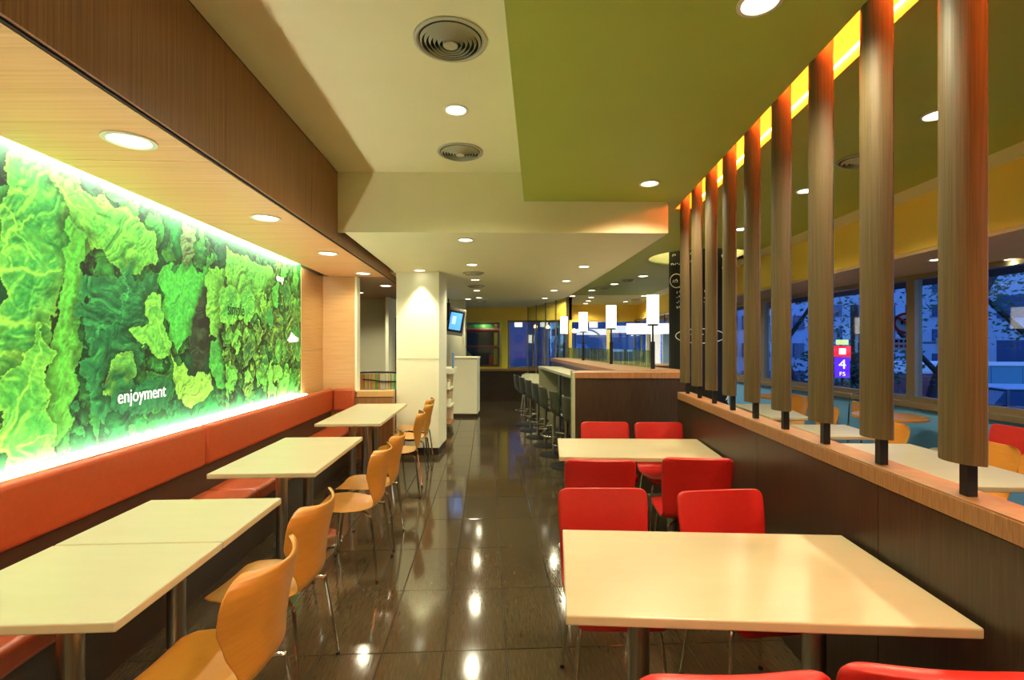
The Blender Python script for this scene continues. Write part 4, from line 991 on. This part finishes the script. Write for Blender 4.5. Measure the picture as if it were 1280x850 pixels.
building(24, 20, 16, 10, 13, 'tall pale apartment block across the side street behind trees', (.5,.55,.65), 7, 6)
building(15, 26, 8.5, 8, 5.2, 'lower grey block behind the traffic sign, far down side street', (.42,.48,.6), 6, 4)
building(7.2, 15.5, 2.7, 5, 7, 'glass gridded blue building behind the leaning tree trunk', (.42,.52,.75), 5, 8)
building(-6, 38, 9, 8, 10, 'dark office block seen through far left window panes', (.09,.11,.17), 9, 8, [(6,2),(8,2),(7,1)])
building(4, 42, 12, 8, 9, 'shop building behind the far windows, dim blue walls', (.10,.13,.22), 10, 7, [(0,2),(2,2),(5,1)])
building(18, 44, 12, 8, 12, 'far tower block beyond the entrance windows', (.12,.15,.25), 9, 9)
t = thing('shop_front', 'lit cream shop sign over blue shutters across the street', 'shop front', (3.0,24,0))
lit = mat('lit_cream_sign', (1,.9,.7), .5, emit=(1,.78,.38), es=1.0)
MB().box(.2,1.7,0,.2,1.95,2.25).build('sign_board', lit, t); MB().box(1.8,3.6,0,.2,2.05,2.4).build('sign_board', lit, t)
MB().box(.2,3.6,.05,.3,0,1.9).build('shutter', mat('blue_shutter', (.14,.18,.25), .5), t)
MB().box(3.65,4.9,.02,.3,0,2.0).build('blue_poster', mat('backlit_blue', (.02,.08,.6), .5, emit=(.01,.06,.75), es=.8), t)
mb = MB()
for k in range(9): mb.tube(ease([(3.8+random.random()*.9, .0, .9+random.random()*.9) for _ in range(3)],3), .02, 4)
mb.build('poster_swirl', mat('pale_blue_line', (.2,.4,.9), .5, emit=(.15,.35,.9), es=.6), t)
# street lamps
for k,(x,y,h,lb) in enumerate([(1.05,22,2.33,'orange glowing street lamp seen left of the glass rail'),(1.62,22,2.31,'second orange street lamp on tall blue pole'),(2.25,17.6,2.02,'bright orange lamp glowing behind the third post lamp')]):
    t = thing('street_lamp', lb, 'street lamp', (x,y,-.05))
    MB().tube([(0,0,0),(0,0,h-.05)], .05, 10).build('pole', mat('lamp_pole', (.25,.3,.42), .5), t)
    MB().lathe([(0,-.09),(.08,-.04),(.09,.03),(0,.09)], (0,0,h), 16, caps=False).build('globe', mat('orange_globe', (1,.5,.2), .5, emit=(1,.36,.10), es=22), t, smooth=True)
t = thing('arched_pipe', 'pale blue curved arch pole outside the far window', 'pole', (3.2,17.5,0))
MB().tube(ease([(-.75,0,2.02),(-.4,0,2.0),(-.1,0,1.85),(.1,0,1.5),(.15,0,.9),(.15,0,0)],6), .03, 8).build('pipe', mat('pale_blue_pole', (.35,.45,.75), .4), t, smooth=True)
# parasol shapes
for k,(x,lb) in enumerate([(1.95,'pale blue folded canopy outside beside dark hedge'),(2.9,'small pale blue folded canopy outside right of dark hedge')]):
    o = MB().hexa([(x-.4,19.5,1.0),(x+.45,19.5,1.0),(x+.45,19.9,1.0),(x-.4,19.9,1.0)],[(x-.25,19.5,1.75-.25*k),(x+.05,19.5,1.75-.25*k),(x+.05,19.6,1.75-.25*k),(x-.25,19.6,1.75-.25*k)]).build('canopy', mat('blue_canopy', (.35,.6,.9), .6)); tag(o, lb, 'canopy')
    MB().tube([(x,19.7,-.05),(x,19.7,1.0)], .04).build('pole', M['black'], o)
# trees
bark = mat('bark', (.035,.03,.03), .9); leafm = mat('dusk_leaves', (.035,.10,.04), .7)
def tree(x, y, segs_, clusters, label, n=900, ls=.09, seed=1):
    rr = random.Random(seed); t = thing('tree', label, 'tree', (x,y,-.9 if x > 5 else -.05)); t.scale = (1.3,1.3,1.3) if x > 5 else (1,1,1)
    tr_ = MB()
    for pts, r0, r1 in segs_:
        pts = ease(pts,5); rs = [r0+(r1-r0)*i/(len(pts)-1) for i in range(len(pts))]; tr_.tube(pts, rs, 8)
    tr_.build('trunk', bark, t, smooth=True)
    mb = MB()
    for _ in range(n):
        c, r = rr.choice(clusters); d = Vector((rr.gauss(0,1),rr.gauss(0,1),rr.gauss(0,1))); d = d.normalized()*r*rr.random()**.5; p = Vector(c)+d
        a = Vector((rr.uniform(-1,1),rr.uniform(-1,1),rr.uniform(-1,1))).normalized()*ls; b = a.orthogonal().normalized()*ls*.5
        mb.add([p-a,p-b,p+a,p+b],[(0,1,2,3)])
    o = mb.build('foliage', leafm, t); o['kind'] = 'stuff'; return t
tree(6.6, 10.9, [([(0,0,0),(-.15,.2,1.2),(-.5,.6,2.4),(-.9,.9,3.6)],.10,.05),([(-.3,.4,1.7),(.2,.5,2.3),(.6,.5,2.9)],.05,.02),([(-.5,.6,2.3),(-.2,.3,2.9),(.1,.1,3.4)],.04,.02)],
     [((.5,.5,2.6),.7),((-.6,.9,3.2),.8),((0,.2,3.1),.7)], 'leaning dark street tree outside, behind the middle slats', 700, .045, 2)
tree(7.9, 9.2, [([(0,0,0),(.1,.1,1.1),(.5,.1,2.0),(1.2,.2,3.0)],.08,.04),([(.2,.1,1.4),(-.2,.3,2.0),(-.5,.4,2.6)],.04,.02)],
     [((.9,.3,2.6),.55),((.3,.2,2.5),.5),((-.4,.4,2.5),.4)], 'slim tree with forked trunk outside, next to the round road sign', 500, .04, 3)
tree(11.0, 9.9, [([(0,0,0),(0,0,1.5),(.2,.2,3.5)],.12,.06),([(0,0,1.6),(-.9,.2,2.6)],.06,.03),([(0,0,1.9),(.9,-.3,2.9)],.06,.03)],
     [((0,.1,2.9),1.2),((-.8,.2,2.7),.9),((.8,-.3,2.8),.9)], 'leafy tree outside, behind the nearest slat and parked car', 1700, .05, 4)
tree(8.4, 12.1, [([(0,0,0),(.1,0,1.2),(.2,.2,2.6)],.12,.06)], [((.1,.1,1.9),.9),((-.4,.1,1.3),.6),((.6,.0,1.4),.7)], 'bushy dark tree outside, beside the red and blue light sign', 1300, .055, 5)
tree(2.0, 18.6, [([(0,0,0),(0,0,1.0)],.05,.03)], [((0,0,1.15),.32),((0,0,1.45),.25)], 'small round dark shrub outside below the orange lamp', 900, .07, 6)
t = thing('hedge', 'dark planter hedge with purple flowers outside the window', 'hedge', (5.6,9.0,-.9))
MB().box(-.45,.5,-1.0,.9,0,1.3).build('planter', mat('planter', (.1,.08,.09), .8), t)
mb = MB(); mp_ = MB(); rr = random.Random(12)
for k in range(1500):
    p = Vector((rr.uniform(-.45,.5),rr.uniform(-1.0,.9),1.28+rr.random()*.4)); a = Vector((rr.uniform(-1,1),rr.uniform(-1,1),rr.uniform(-1,1))).normalized()*.06; b = a.orthogonal().normalized()*.035
    (mp_ if rr.random() < .25 else mb).add([p-a,p-b,p+a,p+b],[(0,1,2,3)])
o = mb.build('foliage', leafm, t); o['kind'] = 'stuff'; o = mp_.build('flowers', mat('purple_flowers', (.25,.06,.22), .7), t); o['kind'] = 'stuff'
# light sign with 4
def wp(px, py, Z): return ((px-CX)*Z/F, Z, H+(HY-py)*Z/F)
x, y, z = wp(1053, 450, 9.6); z += .9
sg = thing('light_sign', 'narrow lit street sign, red square above violet panel with a 4', 'sign', (x,y,-.9), math.radians(-30))
def em(n, c, s): return mat(n, c, .5, emit=c, es=s)
MB().box(-.10,.10,0,.12,z+.30,z+.40).build('yellow_cap', em('sign_yellow', (.8,.9,.3), 1.2), sg)
MB().box(-.14,.14,0,.12,z+.06,z+.28).build('red_panel', em('sign_red', (.9,.02,.03), 1.5), sg)
MB().box(-.12,.12,0,.12,z-.34,z+.05).build('violet_panel', em('sign_violet', (.12,.02,.9), 1.5), sg)
MB().box(-.055,.055,-.01,0,z+.11,z+.23).build('white_emblem', em('sign_white', (1,.9,.9), 2), sg, bevel=.015)
MB().box(-.02,.02,.0,.1,0,z-.34).build('pole', M['black'], sg)
def txt(s, size, m, parent, loc, rx=math.pi/2):
    cu_ = bpy.data.curves.new('lettering','FONT'); cu_.body = s; cu_.size = size; cu_.align_x = 'CENTER'; cu_.extrude = .003; cu_.materials.append(m)
    o = bpy.data.objects.new('lettering', cu_); C.objects.link(o); o = to_mesh(o); o.parent = parent; o.location = loc; o.rotation_euler = (rx,0,0); return o
txt('4', .26, bpy.data.materials['sign_white'], sg, (0,-.008,z-.17)); txt('F5', .11, bpy.data.materials['sign_white'], sg, (0,-.008,z-.31))
# round no-turn sign and plates
x, y, z = wp(1133, 404, 7.6); z += .85
ns = thing('road_sign', 'round red bordered prohibition sign with text plates on pole', 'sign', (x,y,-.9), math.radians(-38))
ws = mat('sign_white_paint', (.75,.75,.78), .5); rs_ = mat('sign_red_paint', (.6,.02,.03), .5)
z += .05
def disc(r, y0, y1, zc, m, nm):
    mb = MB(); mb.lathe([(r,y0),(r,y1)], (0,0,0), 32); mb.v = [(a, c, b+zc) for a,b,c in mb.v]; return mb.build(nm, m, ns)
disc(.17, 0, .02, z, rs_, 'red_ring'); disc(.13, -.004, 0, z, ws, 'white_face')
MB().tube([(-.1,-.012,z+.1),(.1,-.012,z-.1)], .018, 6).build('red_slash', rs_, ns)
MB().tube(ease([(.04,-.01,z-.08),(.04,-.01,z+.03),(0,-.01,z+.06),(-.05,-.01,z+.04),(-.05,-.01,z-.02)],4), .014, 6).build('black_arrow', M['black'], ns)
for dx in (0,.52):
    MB().box(dx-.17,dx+.17,0,.02,z-.42,z-.23).build('text_plate', ws, ns)
    for r_ in (0,1):
        for c_ in range(5): MB().box(dx-.14+c_*.058,dx-.10+c_*.058,-.004,-.001,z-.30-r_*.08,z-.255-r_*.08).build('plate_mark', mat('plate_red', (.5,.05,.05), .5) if r_ else M['black'], ns)
MB().tube([(.1,.05,0),(.1,.05,z+.1)], .04, 10).build('pole', mat('grey_pole', (.3,.35,.5), .5), ns)
MB().tube([(.1,.05,z-.3),(.62,.05,z-.3)], .02, 8).build('cross_arm', mat('grey_arm', (.3,.35,.5), .5), ns)
x, y, z2 = wp(1148, 402, 7.7)
# hoarding wall, guard rail, stay wires, car
hw = thing('site_hoarding', 'teal blue site hoarding with white coping across the side street', 'fence', (15.8,17.8,-.9), math.radians(-8))
for k in range(9): MB().box(-4.5+k*1.0,-3.52+k*1.0,0,.08,0,1.62).build('panel', mat('teal_sheet', (.10,.28,.36), .6) if k == 0 else bpy.data.materials['teal_sheet'], hw)
MB().box(-4.5,4.5,-.05,.13,1.62,1.76).build('coping', ws, hw)
st = thing('stay_frame', 'crossed steel stay wires beside the road sign pole', 'wire stay', (6.5,8.0,-.9))
for a, b in (((0,0,1.9),(.8,.2,0)),((0,0,1.5),(.8,.2,.0)),((0,0,.3),(.8,.2,1.3)),((0,0,.8),(.8,.2,.8))): MB().tube([a,b], .015, 6).build('wire', mat('wire_steel', (.2,.25,.35), .5) if 'wire_steel' not in bpy.data.materials else bpy.data.materials['wire_steel'], st)
tr2 = thing('parked_truck', 'white and maroon truck body parked beyond the sign', 'truck', (12.5,15.2,-.9), math.radians(-8)); tr2.scale = (1,1,1.55)
MB().box(-1.5,1.5,-.5,.5,.5,.95).build('body', mat('maroon_paint', (.22,.05,.06), .5), tr2, bevel=.04); MB().box(-1.5,1.5,-.5,.5,.96,1.2).build('roof', ws, tr2, bevel=.05)
for sx_ in (-1,1):
    mb = MB(); mb.lathe([(.28,-.08),(.28,.08)], (0,0,0), 20); mb.v = [(a+sx_*1.0, c-.5, b+.28) for a,b,c in mb.v]; mb.build('wheel', M['black'], tr2)
car = thing('parked_car', 'dark blue car with pale roof parked outside by the window edge', 'car', (13.6,12.4,-.9), math.radians(-12))
cb = mat('dark_car_paint', (.03,.05,.10), .25, coat=.5); prof = [(-2.0,.35),(-2.0,.75),(-1.7,.85),(-1.2,.9),(1.1,.9),(1.9,.78),(2.1,.6),(2.1,.35)]
mb = MB(); n = len(prof); mb.add([(a,-.8,b) for a,b in prof]+[(a,.8,b) for a,b in prof], [tuple(range(n)),tuple(range(2*n-1,n-1,-1))]+[(i,n+i,n+(i+1)%n,(i+1)%n) for i in range(n)]); mb.build('body', cb, car, bevel=.05)
prof = [(-1.6,.9),(-1.35,1.25),(.4,1.28),(1.0,.92)]; mb = MB(); n = 4
mb.add([(a,-.7,b) for a,b in prof]+[(a,.7,b) for a,b in prof], [tuple(range(n)),tuple(range(2*n-1,n-1,-1))]+[(i,n+i,n+(i+1)%n,(i+1)%n) for i in range(n)]); mb.build('cabin', mat('car_glass', (.03,.08,.18), .1), car)
MB().box(-1.4,.45,-.71,.71,1.27,1.33).build('roof', mat('pale_roof', (.5,.55,.65), .3), car, bevel=.03)
for a in (-1.3,.35,-.45): MB().hexa([(a-.03,-.72,.9),(a+.03,-.72,.9),(a+.03,.72,.9),(a-.03,.72,.9)],[(a-.03,-.71,1.28),(a+.03,-.71,1.28),(a+.03,.71,1.28),(a-.03,.71,1.28)]).build('window_pillar', cb, car)
for sx_ in (-1.3,1.3):
    for sy_ in (-.78,.78):
        mb = MB(); mb.lathe([(.33,-.1),(.33,.1)], (0,0,0), 24); mb.v = [(a+sx_, c+sy_, b+.33) for a,b,c in mb.v]; mb.build('wheel', M['black'], car)
